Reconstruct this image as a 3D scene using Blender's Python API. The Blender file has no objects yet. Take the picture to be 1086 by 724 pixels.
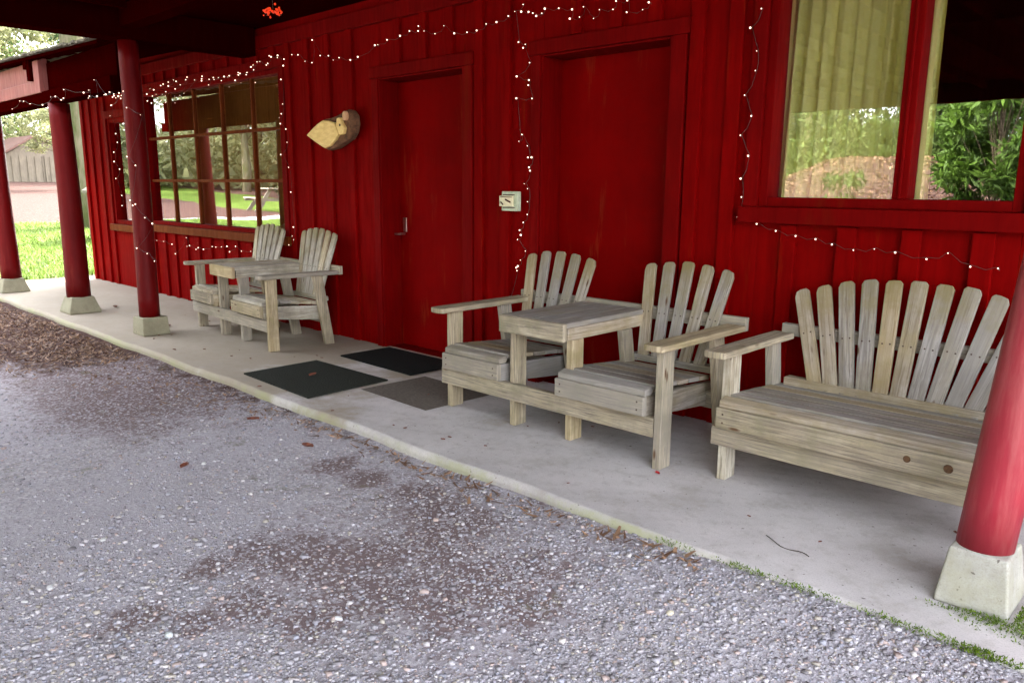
import bpy, bmesh, math, random
import numpy as np
from mathutils import Vector, Matrix
R = math.radians
random.seed(7)
rng = np.random.default_rng(7)
scene = bpy.context.scene

# ---------------------------------------------------------------- camera
cam_d = bpy.data.cameras.new('camera')
cam = bpy.data.objects.new('camera', cam_d)
scene.collection.objects.link(cam)
scene.camera = cam
rt = Vector((0.72449218, 0.68923378, 0.00823959))
up = Vector((-0.13987509, 0.13530438, 0.98088107))
fw = Vector((-0.67494151, 0.71179318, -0.1944336))
M4 = Matrix((rt, up, -fw)).transposed().to_4x4()
M4.translation = Vector((0, -3.72, 1.25))
cam.matrix_world = M4
cam_d.sensor_width = 36
cam_d.lens = 825.8 / 1086 * 36
cam_d.clip_start = 0.05
cam_d.clip_end = 800

# ---------------------------------------------------------------- sky, sun, exposure
SUN_EL, SUN_AZ = 36, 338            # degrees; azimuth the light comes from, clockwise from +y
world = bpy.data.worlds.new("World")
scene.world = world
world.use_nodes = True
wn = world.node_tree
sky = wn.nodes.new('ShaderNodeTexSky')
sky.sky_type = 'NISHITA'
sky.sun_disc = False
sky.sun_elevation = R(SUN_EL)
sky.sun_rotation = R(SUN_AZ)
sky.air_density = 1.0
sky.dust_density = 3.5
sky.ozone_density = 1.0
hs = wn.nodes.new('ShaderNodeHueSaturation'); hs.inputs['Saturation'].default_value = .30      # thin high cloud: a whiter sky
wn.links.new(sky.outputs[0], hs.inputs['Color'])
wn.links.new(hs.outputs[0], wn.nodes['Background'].inputs[0])
wn.nodes['Background'].inputs[1].default_value = 0.15
sun_d = bpy.data.lights.new('sun', 'SUN')
sun_d.energy = 2.0 * .6
sun_d.angle = R(6)
sun_d.color = (1.0, 0.95, 0.87)
sun = bpy.data.objects.new('sun', sun_d)
scene.collection.objects.link(sun)
az, el = R(SUN_AZ), R(SUN_EL)
to_sun = Vector((math.sin(az) * math.cos(el), math.cos(az) * math.cos(el), math.sin(el)))
sun.rotation_euler = to_sun.to_track_quat('Z', 'Y').to_euler()
scene.view_settings.view_transform = 'Standard'
scene.view_settings.look = 'None'
scene.view_settings.gamma = 1
scene.view_settings.use_curve_mapping = False
scene.view_settings.exposure = 4.2

# ---------------------------------------------------------------- materials
class NT:
    def __init__(s, name):
        s.m = bpy.data.materials.new(name)
        s.m.use_nodes = True
        s.t = s.m.node_tree
        s.b = s.t.nodes['Principled BSDF']
        s.out = s.t.nodes['Material Output']
    def n(s, typ, **kw):
        nd = s.t.nodes.new(typ)
        for k, v in kw.items():
            if hasattr(nd, k): setattr(nd, k, v)
            else: nd.inputs[k.replace('_', ' ')].default_value = v
        return nd
    def l(s, a, b): s.t.links.new(a, b)
    def coord(s, kind='Object', scale=(1, 1, 1)):
        tc = s.n('ShaderNodeTexCoord'); mp = s.n('ShaderNodeMapping')
        mp.inputs['Scale'].default_value = scale
        s.l(tc.outputs[kind], mp.inputs[0]); return mp.outputs[0]
    def noise(s, vec, scale, detail=4, rough=.55, dist=0):
        nd = s.n('ShaderNodeTexNoise'); nd.inputs['Scale'].default_value = scale
        nd.inputs['Detail'].default_value = detail; nd.inputs['Roughness'].default_value = rough
        nd.inputs['Distortion'].default_value = dist
        s.l(vec, nd.inputs['Vector']); return nd.outputs['Fac']
    def voro(s, vec, scale, feature='F1', out='Distance'):
        nd = s.n('ShaderNodeTexVoronoi'); nd.feature = feature; nd.inputs['Scale'].default_value = scale
        s.l(vec, nd.inputs['Vector']); return nd.outputs[out]
    def ramp(s, fac, stops, interp='LINEAR'):
        nd = s.n('ShaderNodeValToRGB'); cr = nd.color_ramp; cr.interpolation = interp
        while len(cr.elements) < len(stops): cr.elements.new(.5)
        for e, (p, c) in zip(cr.elements, stops):
            e.position = p; e.color = (c if len(c) == 4 else tuple(c) + (1,)) if hasattr(c, '__len__') else (c, c, c, 1)
        s.l(fac, nd.inputs[0]); return nd.outputs[0]
    def mix(s, fac, a, b, mode='MIX'):
        nd = s.n('ShaderNodeMix'); nd.data_type = 'RGBA'; nd.blend_type = mode
        for i, v in ((0, fac), (6, a), (7, b)):
            if isinstance(v, bpy.types.NodeSocket): s.l(v, nd.inputs[i])
            elif i == 0: nd.inputs[0].default_value = v
            else: nd.inputs[i].default_value = tuple(v) + (1,) if len(v) == 3 else v
        return nd.outputs[2]
    def math(s, op, a, b=0):
        nd = s.n('ShaderNodeMath'); nd.operation = op
        for i, v in ((0, a), (1, b)):
            if isinstance(v, bpy.types.NodeSocket): s.l(v, nd.inputs[i])
            else: nd.inputs[i].default_value = v
        return nd.outputs[0]
    def bump(s, h, strength=.3, dist=.01):
        nd = s.n('ShaderNodeBump'); nd.inputs['Strength'].default_value = strength
        nd.inputs['Distance'].default_value = dist
        s.l(h, nd.inputs['Height']); s.l(nd.outputs[0], s.b.inputs['Normal'])
    def col(s, c):
        if isinstance(c, bpy.types.NodeSocket): s.l(c, s.b.inputs['Base Color'])
        else: s.b.inputs['Base Color'].default_value = tuple(c) + (1,)
    def set(s, rough=None, spec=None, metal=None):
        if rough is not None:
            if isinstance(rough, bpy.types.NodeSocket): s.l(rough, s.b.inputs['Roughness'])
            else: s.b.inputs['Roughness'].default_value = rough
        if spec is not None: s.b.inputs['Specular IOR Level'].default_value = spec
        if metal is not None: s.b.inputs['Metallic'].default_value = metal

MAT = {}
def painted(name, base, worn, amount=.35, rough=.45, spec=.5, bumpk=.25, var=1.0):
    k = NT(name)
    v = k.coord('Object', (1, 1, .12)); v2 = k.coord('Object', (1, 1, 1))
    g = k.noise(v, 26, 6, .65)
    big = k.noise(v2, 2.3, 5, .6)
    c = k.mix(k.ramp(big, [(.35, 0.0), (.7, 1.0)]), base, tuple(x * .72 for x in base))
    c = k.mix(k.ramp(g, [(.35, 0.0), (.75, var)]), c, tuple(x * .6 for x in base))
    sp = k.math('MULTIPLY', k.ramp(k.noise(v, 11, 8, .7), [(.58 - .09 * (name == 'red_post_sheen'), 0.0), (.72, 1.0)]), amount)
    c = k.mix(sp, c, worn)
    k.col(c); k.set(k.ramp(g, [(.3, rough - .08), (.8, rough + .2)]), spec); k.bump(g, bumpk, .004)
    MAT[name] = k.m
painted('red_siding', (.20, .0004, .0004), (.17, .020, .003), .45, .7, .03)
painted('red_trim', (.165, .0003, .0004), (.15, .018, .003), .3, .65, .04)
painted('red_door', (.185, .0003, .0003), (.24, .035, .012), .5, .7, .03, .05, .12)
painted('red_post', (.135, .0012, .0018), (.22, .04, .025), .4, .5, .12)
painted('red_post_sheen', (.33, .022, .036), (.46, .16, .14), .45, .42, .3, .5, .4)  # lighter red_post: pink sheen of the glossy paint put into the base colour
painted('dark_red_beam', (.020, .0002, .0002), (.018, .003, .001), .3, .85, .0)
painted('lit_pink_board', (.24, .055, .042), (.22, .11, .07), .6, .6)  # fascia paint with the daylight falling on it put into the colour as pink
painted('orange_brown_wood', (.15, .028, .003), (.17, .05, .008), .5, .6, .08)
painted('shed_boards', (.24, .20, .15), (.17, .14, .10), .6, .8, .2)
painted('barn_roof_red', (.20, .11, .09), (.2, .1, .06), .5, .7, .2)
painted('dark_interior', (.03, .012, .01), (.02, .01, .01), .2, .9, .1)
painted('brown_interior', (.09, .05, .03), (.05, .03, .02), .2, .9, .1)
painted('amber_panelling', (.55, .22, .05), (.4, .2, .07), .5, .8, .1)

def wood(name, light, dark, green=.5):
    k = NT(name)
    uv = k.n('ShaderNodeUVMap')
    def mp(sc):
        m = k.n('ShaderNodeMapping'); m.inputs['Scale'].default_value = sc
        k.l(uv.outputs[0], m.inputs[0]); return m.outputs[0]
    fine = k.noise(mp((5, 130, 1)), 1, 8, .7, .4)
    grain = k.noise(mp((1.6, 34, 1)), 1, 5, .6, 1.2)
    blot = k.noise(mp((3.2, 7, 1)), 1, 4, .6)
    plank = k.noise(mp((.09, .09, 1)), 1, 0)
    c = k.mix(k.ramp(grain, [(.38, 0.0), (.62, 1.0)]), light, dark)
    c = k.mix(k.ramp(blot, [(.42, 0.0), (.72, .75)]), c, (.30, .235, .10))
    c = k.mix(k.math('MULTIPLY', k.ramp(fine, [(.51, 0.0), (.62, 1.0)]), .8), c, (.075, .052, .032))
    # mossy tint where the boards stay damp
    tc = k.coord('Object'); gn = k.noise(tc, 6, 5, .65)
    dn = k.noise(tc, 3.1, 8, .72)
    c = k.mix(k.ramp(dn, [(.46, 0.0), (.66, .75)]), c, (.14, .11, .075))
    c = k.mix(k.math('MULTIPLY', k.ramp(gn, [(.52, 0.0), (.66, 1.0)]), green), c, (.19, .17, .055))
    c = k.mix(k.ramp(plank, [(.30, 0.0), (.66, .65)]), c, (.27, .25, .23))
    c = k.mix(k.ramp(plank, [(.30, .35), (.42, 0.0)]), c, (.50, .36, .17))
    # knots
    vn = k.n('ShaderNodeTexVoronoi'); vn.inputs['Scale'].default_value = 1; k.l(mp((3.4, 12, 1)), vn.inputs['Vector'])
    kn = k.ramp(vn.outputs['Distance'], [(.045, 1.0), (.11, 0.0)])
    c = k.mix(kn, c, (.09, .045, .02))
    # algae settled on the upper ends of the boards
    s = k.n('ShaderNodeSeparateXYZ'); k.l(tc, s.inputs[0])
    zt = k.math('ADD', s.outputs[2], k.math('MULTIPLY', k.math('SUBTRACT', gn, .5), .55))
    c = k.mix(k.math('MULTIPLY', k.ramp(zt, [(.70, 0.0), (.90, 1.0)]), .7), c, (.20, .155, .05))
    k.col(c); k.set(k.ramp(fine, [(.3, .6), (.8, .85)]), .3)
    k.bump(k.math('ADD', k.math('MULTIPLY', fine, .7), grain), .5, .0025)
    MAT[name] = k.m
wood('weathered_wood', (.54, .45, .30), (.25, .19, .12), .5)
wood('weathered_wood_grey', (.42, .38, .35), (.19, .165, .145), .3)
wood('weathered_wood_pale', (.72, .66, .54), (.42, .36, .27), .2)

# ground
k = NT('ground_gravel')
v = k.coord('Object')
at = k.n('ShaderNodeAttribute'); at.attribute_name = 'mask'
sp = k.n('ShaderNodeSeparateColor'); k.l(at.outputs['Color'], sp.inputs[0])
soil, lawn, litter = sp.outputs[0], sp.outputs[1], sp.outputs[2]
vd = k.voro(v, 85); vc = k.voro(v, 85, 'F1', 'Color'); vd2 = k.voro(v, 230); vc2 = k.voro(v, 230, 'F1', 'Color')
sc = k.n('ShaderNodeSeparateColor'); k.l(vc, sc.inputs[0])
sc2 = k.n('ShaderNodeSeparateColor'); k.l(vc2, sc2.inputs[0])
peb = k.ramp(sc.outputs[0], [(0, (.30, .27, .29)), (.35, (.40, .37, .39)), (.62, (.47, .44, .465)), (.8, (.42, .37, .36)), (.93, (.58, .54, .56))])
fine = k.ramp(sc2.outputs[1], [(0, (.38, .345, .375)), (.5, (.46, .425, .455)), (1, (.53, .495, .53))])
n1 = k.noise(v, 1.3, 6, .62); n2 = k.noise(v, 9, 6, .7); n3 = k.noise(v, 60, 4, .7)
grav = k.mix(k.ramp(n1, [(.42, .15), (.6, .85)]), fine, peb)
soilc = k.mix(n2, (.11, .072, .072), (.22, .158, .152))
n5 = k.noise(v, 28, 8, .8)
sf = k.ramp(k.math('ADD', k.math('ADD', soil, k.math('MULTIPLY', k.math('SUBTRACT', n2, .5), 1.5)), k.math('MULTIPLY', k.math('SUBTRACT', n5, .5), 2.4)), [(.22, 0.0), (.50, .5), (.80, .95)])
speck = k.ramp(sc.outputs[2], [(.72, 0.0), (.76, 1.0)], 'CONSTANT')
sf2 = k.math('MULTIPLY', sf, k.math('SUBTRACT', 1.0, k.math('MULTIPLY', speck, .75)))
c = k.mix(sf2, grav, soilc)
c = k.mix(k.ramp(n3, [(.3, .35), (.6, 0.0)]), c, (.10, .085, .09))
litc = k.ramp(k.noise(v, 22, 8, .75), [(.3, (.032, .015, .014)), (.5, (.07, .038, .032)), (.64, (.125, .09, .078)), (.75, (.26, .22, .20))])
lf = k.ramp(k.math('ADD', litter, k.math('MULTIPLY', k.math('SUBTRACT', n2, .5), .9)), [(.42, 0.0), (.62, 1.0)])
c = k.mix(lf, c, litc)
grc = k.ramp(k.noise(v, 3.1, 8, .75), [(.3, (.045, .075, .012)), (.55, (.085, .13, .024)), (.75, (.13, .15, .05))])
gf = k.ramp(k.math('ADD', lawn, k.math('MULTIPLY', k.math('SUBTRACT', n2, .5), .5)), [(.42, 0.0), (.58, 1.0)])
c = k.mix(gf, c, grc)
mossn = k.ramp(k.noise(v, 4.5, 6, .7), [(.62, 0.0), (.74, .45)])
c = k.mix(mossn, c, (.13, .14, .05))
k.col(c); k.set(.95, .04)
k.bump(k.math('ADD', k.math('MULTIPLY', vd, .6), k.math('ADD', k.math('MULTIPLY', vd2, .5), n3)), .5, .006)
MAT['ground'] = k.m

# concrete
def concrete(name, base, mossy=True, sc_=1.0):
    k = NT(name)
    v = k.coord('Object')
    a = k.noise(v, 1.7 * sc_, 7, .65); b = k.noise(v, 14 * sc_, 6, .7); f = k.noise(v, 190, 3, .6)
    c = k.mix(k.ramp(a, [(.35, 0.0), (.68, 1.0)]), base, tuple(x * .70 for x in base))
    c = k.mix(k.ramp(b, [(.5, 0.0), (.75, .4)]), c, (.20, .17, .12))
    c = k.mix(k.ramp(f, [(.35, .35), (.5, 0.0)]), c, tuple(x * .45 for x in base))
    c = k.mix(k.ramp(k.noise(v, 55, 2, .5), [(.70, 0.0), (.74, .8)]), c, (.07, .05, .04))
    if mossy:
        s0 = k.n('ShaderNodeSeparateXYZ'); k.l(v, s0.inputs[0])
        dx_ = k.math('ADD', k.math('MULTIPLY', s0.outputs[0], -.22), k.math('MULTIPLY', k.math('SUBTRACT', a, .5), 1.6))
        c = k.mix(k.ramp(dx_, [(.75, 0.0), (1.0, .7)]), c, (.30, .235, .145))
        c = k.mix(k.ramp(k.noise(v, 3.3, 8, .75), [(.52, 0.0), (.62, .35)]), c, (.30, .26, .21))
        s = k.n('ShaderNodeSeparateXYZ'); k.l(v, s.inputs[0])
        yy = k.math('ADD', s.outputs[1], k.math('MULTIPLY', k.math('SUBTRACT', b, .5), .09))
        e = k.ramp(k.math('MULTIPLY', k.math('ADD', yy, 1.45), 5), [(.18, 1.0), (.30, 0.0)])
        m = k.math('MULTIPLY', e, k.ramp(a, [(.38, .1), (.6, .7)]))
        c = k.mix(m, c, (.33, .33, .17))
        x_ = k.ramp(k.math('MULTIPLY', k.math('ADD', s.outputs[0], 12), .1), [(.15, 0.0), (.6, .0), (.78, 0.0), (.95, 0.0)])
    else:
        c = k.mix(k.ramp(k.noise(v, 7, 6, .7), [(.45, 0.0), (.62, .45)]), c, (.33, .31, .21))
    k.col(c); k.set(.85, .3)
    k.bump(k.math('ADD', f, b), .25, .004)
    MAT[name] = k.m
concrete('concrete', (.58, .53, .515))
concrete('mossy_cement', (.30, .27, .18), False, 2.5)
concrete('footing_concrete', (.47, .45, .39), False, 3)
concrete('dark_cement', (.20, .17, .135), False, 2)

def simple(name, c1, c2, scale=8, rough=.8, spec=.3, bump=0, metal=0, stretch=(1, 1, 1)):
    k = NT(name); v = k.coord('Object', stretch); n = k.noise(v, scale, 6, .65)
    k.col(k.mix(k.ramp(n, [(.35, 0.0), (.65, 1.0)]), c1, c2)); k.set(rough, spec, metal)
    if bump: k.bump(n, bump, .01)
    MAT[name] = k.m
simple('bark', (.16, .12, .08), (.06, .045, .03), 9, .95, .1, 1.0, 0, (1, 1, .25))
simple('pale_bark', (.17, .14, .10), (.06, .07, .025), 5, .95, .1, 1.0, 0, (1, 1, .3))
simple('burl_bark', (.13, .07, .035), (.045, .025, .015), 30, .9, .2, 1.0)
simple('cut_wood', (.88, .66, .26), (.70, .48, .16), 14, .6, .3, .1, 0, (1, 1, 3))
simple('cut_wood_pink', (.75, .45, .25), (.6, .35, .17), 14, .6)
simple('mat_black', (.007, .008, .007), (.003, .004, .004), 110, .92, .15, .8)
simple('mat_green', (.034, .035, .026), (.006, .009, .007), 90, .92, .15, 1.0)
simple('shingle', (.13, .11, .08), (.06, .055, .04), 9, .95, .1, .6)
simple('steel', (.75, .73, .68), (.6, .58, .55), 20, .3, .5, 0, 1)
simple('box_paint', (.55, .60, .42), (.40, .45, .30), 40, .5)
simple('dark_mark', (.10, .03, .02), (.05, .02, .02), 40, .6)
simple('label_red', (.6, .12, .07), (.5, .1, .06), 40, .6)
simple('label_cream', (.75, .70, .45), (.7, .62, .4), 40, .6)
simple('leaf_brown', (.22, .07, .035), (.10, .03, .02), 40, .7)
simple('red_leaf', (.45, .02, .03), (.3, .015, .02), 40, .6)
simple('wire', (.05, .045, .04), (.03, .03, .025), 10, .6)
simple('wire_pale', (.30, .27, .22), (.2, .18, .15), 10, .6)
simple('bark_brown', (.20, .10, .05), (.07, .035, .02), 22, .9, .2, .8)
simple('table_wood', (.34, .27, .2), (.22, .17, .12), 6, .8)
simple('screw_rust', (.10, .06, .04), (.05, .035, .03), 60, .7)
simple('grey_rubber', (.15, .125, .105), (.10, .085, .07), 60, .9, .1, .4)
simple('twig', (.10, .08, .06), (.05, .04, .03), 20, .9)
simple('picnic_grey', (.20, .17, .13), (.14, .12, .09), 6, .8)
def stonemat():
    k = NT('stone'); a = k.n('ShaderNodeAttribute'); a.attribute_name = 'tint'
    v = k.coord('Object'); n = k.noise(v, 120, 3, .6)
    k.col(k.mix(k.ramp(n, [(.3, .3), (.7, 0.0)]), a.outputs['Color'], (.12, .11, .11))); k.set(.85, .3); k.bump(n, .3, .002); MAT['stone'] = k.m
stonemat()
def foliage(name, dark, light, trans=.35):
    k = NT(name); a = k.n('ShaderNodeAttribute'); a.attribute_name = 'tint'
    c = k.mix(a.outputs['Fac'], dark, light); k.col(c); k.set(.6, .3)
    tr = k.n('ShaderNodeBsdfTranslucent'); k.l(c, tr.inputs[0])
    mx = k.n('ShaderNodeMixShader'); mx.inputs[0].default_value = trans
    k.l(k.b.outputs[0], mx.inputs[1]); k.l(tr.outputs[0], mx.inputs[2]); k.l(mx.outputs[0], k.out.inputs[0])
    MAT[name] = k.m
foliage('conifer_leaf', (.03, .06, .02), (.12, .19, .06))
foliage('broad_leaf', (.035, .06, .012), (.13, .19, .045), .4)
foliage('pale_leaf', (.11, .13, .045), (.36, .36, .19), .5)
foliage('bright_leaf', (.010, .03, .003), (.11, .20, .02), .25)
foliage('moss', (.04, .075, .005), (.17, .26, .015), .2)
foliage('grass_blade', (.045, .08, .01), (.13, .19, .035), .4)
foliage('leaf_mulch', (.10, .05, .03), (.34, .2, .12), .1)
def curtain():
    k = NT('curtain'); v = k.coord('Object'); n = k.noise(v, 60, 3, .6)
    c = k.mix(n, (.88, .84, .26), (.94, .92, .42)); k.col(c); k.set(.9, .1)
    tr = k.n('ShaderNodeBsdfTranslucent'); k.l(c, tr.inputs[0])
    mx = k.n('ShaderNodeMixShader'); mx.inputs[0].default_value = .08
    k.l(k.b.outputs[0], mx.inputs[1]); k.l(tr.outputs[0], mx.inputs[2]); k.l(mx.outputs[0], k.out.inputs[0])
    MAT['curtain'] = k.m
curtain()
def glass(name, f0, f1):
    k = NT(name); k.t.nodes.remove(k.b)
    tr = k.n('ShaderNodeBsdfTransparent'); gl = k.n('ShaderNodeBsdfGlossy'); gl.inputs['Roughness'].default_value = .004
    tr.inputs[0].default_value = (.97, .98, .96, 1)
    lw = k.n('ShaderNodeLayerWeight'); lw.inputs[0].default_value = .5
    v = k.coord('Object'); n = k.noise(v, 1.6, 2, .5)
    bp = k.n('ShaderNodeBump'); bp.inputs['Strength'].default_value = .05; bp.inputs['Distance'].default_value = .02
    k.l(n, bp.inputs['Height']); k.l(bp.outputs[0], gl.inputs['Normal'])
    f = k.ramp(lw.outputs['Facing'], [(0, f0), (1, f1)])
    mx = k.n('ShaderNodeMixShader'); k.l(f, mx.inputs[0]); k.l(tr.outputs[0], mx.inputs[1]); k.l(gl.outputs[0], mx.inputs[2])
    k.l(mx.outputs[0], k.out.inputs[0]); MAT[name] = k.m
glass('window_glass', .30, .85)
def emit(name, c, s):
    k = NT(name); k.col((.8, .7, .6) if c[1] > .3 else (.4, .01, .004)); k.b.inputs['Emission Color'].default_value = tuple(c) + (1,)
    k.b.inputs['Emission Strength'].default_value = s; k.m.cycles.emission_sampling = 'NONE'; MAT[name] = k.m
emit('bulb_light', (1, .62, .44), .22)
emit('berry_light', (1, .06, .01), .04)

# ---------------------------------------------------------------- mesh helpers
def tag(o, label=None, cat=None, group=None, kind=None):
    if label: o['label'] = label
    if cat: o['category'] = cat
    if group: o['group'] = group
    if kind: o['kind'] = kind
    return o
def empty(name, loc=(0, 0, 0), rz=0):
    o = bpy.data.objects.new(name, None); scene.collection.objects.link(o)
    o.location = loc; o.rotation_euler = (0, 0, rz); o.empty_display_size = .1
    return o
class MB:
    """collects shapes, then links them as one mesh object"""
    def __init__(s): s.v = []; s.f = []; s.uv = []; s.mi = []; s.sm = []
    def face(s, idx, uv, mi=0, sm=False): s.f.append(idx); s.uv.append(uv); s.mi.append(mi); s.sm.append(sm)
    def prism(s, outline, O, U, V, N, th, mi=0, along=False, swap=False):
        """outline: (u,v) list, counter-clockwise seen against N; solid from O to O+N*th"""
        O, U, V, N = Vector(O), Vector(U).normalized(), Vector(V).normalized(), Vector(N).normalized()
        b = len(s.v); n = len(outline); ou, ov = random.uniform(0, 50), random.uniform(0, 50)
        for h in (0, th):
            for (a, c) in outline: s.v.append(tuple(O + U * a + V * c + N * h))
        uvs = [(c + ou, a + ov) if swap else (a + ou, c + ov) for a, c in outline]
        s.face([b + n + i for i in range(n)], uvs, mi)
        s.face([b + i for i in reversed(range(n))], list(reversed(uvs)), mi)
        per = 0
        for i in range(n):
            j = (i + 1) % n; p, q = outline[i], outline[j]
            if along:
                d_ = math.dist(p, q); s.face([b + i, b + j, b + n + j, b + n + i], [(ou, ov + per), (ou, ov + per + d_), (ou + th, ov + per + d_), (ou + th, ov + per)], mi); per += d_; continue
            if swap: t = [(p[1] + ou, p[0] + ov), (q[1] + ou, q[0] + ov), (q[1] + ou, q[0] + ov + th), (p[1] + ou, p[0] + ov + th)]
            elif abs(q[0] - p[0]) > abs(q[1] - p[1]): t = [(p[0] + ou, p[1] + ov), (q[0] + ou, q[1] + ov), (q[0] + ou, q[1] + ov + th), (p[0] + ou, p[1] + ov + th)]
            else: t = [(p[0] + ou, p[1] + ov), (q[0] + ou, q[1] + ov), (q[0] + ou + th * .2, q[1] + ov), (p[0] + ou + th * .2, p[1] + ov)]
            s.face([b + i, b + j, b + n + j, b + n + i], t, mi)
    def box(s, x0, x1, y0, y1, z0, z1, mi=0):
        """box with its grain along the longest side"""
        d = [x1 - x0, y1 - y0, z1 - z0]; o = Vector((x0, y0, z0))
        ax = [Vector((1, 0, 0)), Vector((0, 1, 0)), Vector((0, 0, 1))]
        i = d.index(max(d)); j, k_ = (i + 1) % 3, (i + 2) % 3
        s.prism([(0, 0), (d[i], 0), (d[i], d[j]), (0, d[j])], o, ax[i], ax[j], ax[k_], d[k_], mi)
    def board(s, p0, p1, width, thick, side, mi=0, round0=0, round1=0):
        """board from p0 to p1 (centre line); side = direction of its width"""
        p0, p1 = Vector(p0), Vector(p1); U = (p1 - p0); L = U.length; U.normalize()
        V = Vector(side); V = (V - U * V.dot(U)).normalized(); N = U.cross(V)
        h = width / 2; o = []
        def arc(cx, sgn, r):
            pts = []
            for t in range(7):
                a = -math.pi / 2 + math.pi * t / 6
                pts.append((cx + sgn * (math.cos(a) * r - r), math.sin(a) * h * 1.0))
            return pts
        if round0: o += [(x, y) for x, y in reversed(arc(0, -1, round0))]
        else: o += [(0, h), (0, -h)]
        if round1: o += arc(L, 1, round1)
        else: o += [(L, -h), (L, h)]
        s.prism(o, p0 - N * thick / 2, U, V, N, thick, mi)
    def cyl(s, p0, p1, r0, r1, n=16, mi=0, caps=True, rings=1, wob=0):
        p0, p1 = Vector(p0), Vector(p1); U = (p1 - p0); L = U.length; U.normalize()
        A = U.orthogonal().normalized(); B = U.cross(A); b = len(s.v)
        ph = random.uniform(0, 6)
        for k_ in range(rings + 1):
            t = k_ / rings; c = p0.lerp(p1, t); r = r0 + (r1 - r0) * t
            c = c + A * wob * math.sin(t * 5 + ph) + B * wob * math.cos(t * 4 + ph)
            for i in range(n):
                a = 2 * math.pi * i / n
                rr = r * (1 + (wob * 1.5 * math.sin(3 * a + ph + 3 * t) if wob else 0))
                s.v.append(tuple(c + (A * math.cos(a) + B * math.sin(a)) * rr))
        for k_ in range(rings):
            for i in range(n):
                j = (i + 1) % n; q = b + k_ * n
                s.face([q + i, q + j, q + n + j, q + n + i], [(k_, i), (k_, i + 1), (k_ + 1, i + 1), (k_ + 1, i)], mi, True)
        if caps:
            s.face([b + i for i in reversed(range(n))], [(0, 0)] * n, mi)
            s.face([b + rings * n + i for i in range(n)], [(0, 0)] * n, mi)
    def quad(s, a, b_, c, d, mi=0):
        b = len(s.v); s.v += [tuple(a), tuple(b_), tuple(c), tuple(d)]
        s.face([b, b + 1, b + 2, b + 3], [(0, 0), (1, 0), (1, 1), (0, 1)], mi)
    def build(s, name, mat, parent=None, bevel=0, seg=2):
        me = bpy.data.meshes.new(name); me.from_pydata(s.v, [], s.f)
        uvl = me.uv_layers.new(name='UVMap')
        flat = [c for f in s.uv for p in f for c in p]
        uvl.data.foreach_set('uv', flat)
        mats = mat if isinstance(mat, (list, tuple)) else [mat]
        for m in mats: me.materials.append(MAT[m] if isinstance(m, str) else m)
        me.polygons.foreach_set('material_index', s.mi)
        me.polygons.foreach_set('use_smooth', s.sm)
        me.update()
        o = bpy.data.objects.new(name, me); scene.collection.objects.link(o)
        if parent: o.parent = parent
        if bevel:
            bv = o.modifiers.new('bevel', 'BEVEL'); bv.width = bevel; bv.segments = seg
            bv.limit_method = 'ANGLE'; bv.angle_limit = R(40); bv.harden_normals = False
        return o
def np_mesh(name, verts, faces, mat, parent=None, tint=None, smooth=False):
    """numpy quads or tris -> one mesh object; tint: per-face colour"""
    me = bpy.data.meshes.new(name); nv, nf, k_ = len(verts), len(faces), faces.shape[1]
    me.vertices.add(nv); me.vertices.foreach_set('co', verts.astype(np.float32).ravel())
    me.loops.add(nf * k_); me.loops.foreach_set('vertex_index', faces.astype(np.int32).ravel())
    me.polygons.add(nf); me.polygons.foreach_set('loop_start', np.arange(0, nf * k_, k_, dtype=np.int32))
    if tint is not None:
        a = me.attributes.new('tint', 'FLOAT_COLOR', 'FACE'); t = np.ones((nf, 4), np.float32)
        t[:, :3] = tint if tint.ndim == 2 else tint[:, None]
        a.data.foreach_set('color', t.ravel())
    if smooth: me.polygons.foreach_set('use_smooth', np.ones(nf, bool))
    me.materials.append(MAT[mat]); me.update(calc_edges=True); me.validate()
    o = bpy.data.objects.new(name, me); scene.collection.objects.link(o)
    if parent: o.parent = parent
    return o
def copy_tree(o, parent=None):
    c = o.copy(); scene.collection.objects.link(c)
    if parent:
        c.parent = parent
    for ch in list(o.children): copy_tree(ch, c)
    return c

# ================================================================ GROUND
G0 = -.07
def sstep(a, b, x):
    t = np.clip((x - a) / (b - a), 0, 1); return t * t * (3 - 2 * t)
def gz(x, y):
    x = np.asarray(x, float); y = np.asarray(y, float)
    left = np.clip(-12.5 - x, 0, 60) * .042
    bank = sstep(-12.5, -17.5, y) * sstep(-13, -8, x) * 2.1
    far = sstep(-18, -60, y) * 3
    n = (np.sin(x * 3.1 + 1.3) * np.sin(y * 2.7) + np.sin(x * 7.3 + y * 5.1) * .5) * .006
    edge = .022 * sstep(-2.3, -1.5, y) + .036 * sstep(-2.4, -.7, x) * sstep(-2.4, -1.5, y)
    edge = edge * (y < -1.2)
    return G0 + edge + left + bank + far * (left < 99) + n * (1 - sstep(-1.8, -1.35, y) * 1.0)
soil_blobs = [(-3.03,-1.74,.13),(-2.78,-1.74,.13),(-2.50,-1.68,.13),(-2.30,-1.76,.20),(-2.10,-1.82,.24),(-2.0,-1.98,.22),(-2.15,-2.15,.20),(-2.3,-2.3,.26),(-2.0,-2.3,.26),(-1.75,-2.15,.24),
    (-2.5,-2.42,.14),(-2.5,-2.59,.12),(-2.17,-2.62,.16),(-1.97,-2.52,.16),(-1.92,-2.25,.22),(-1.78,-2.0,.22),(-1.66,-1.86,.16),(-2.36,-2.92,.12),(-1.5,-2.05,.15),(-2.2,-2.8,.1),(-1.65,-2.25,.14)]
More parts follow.
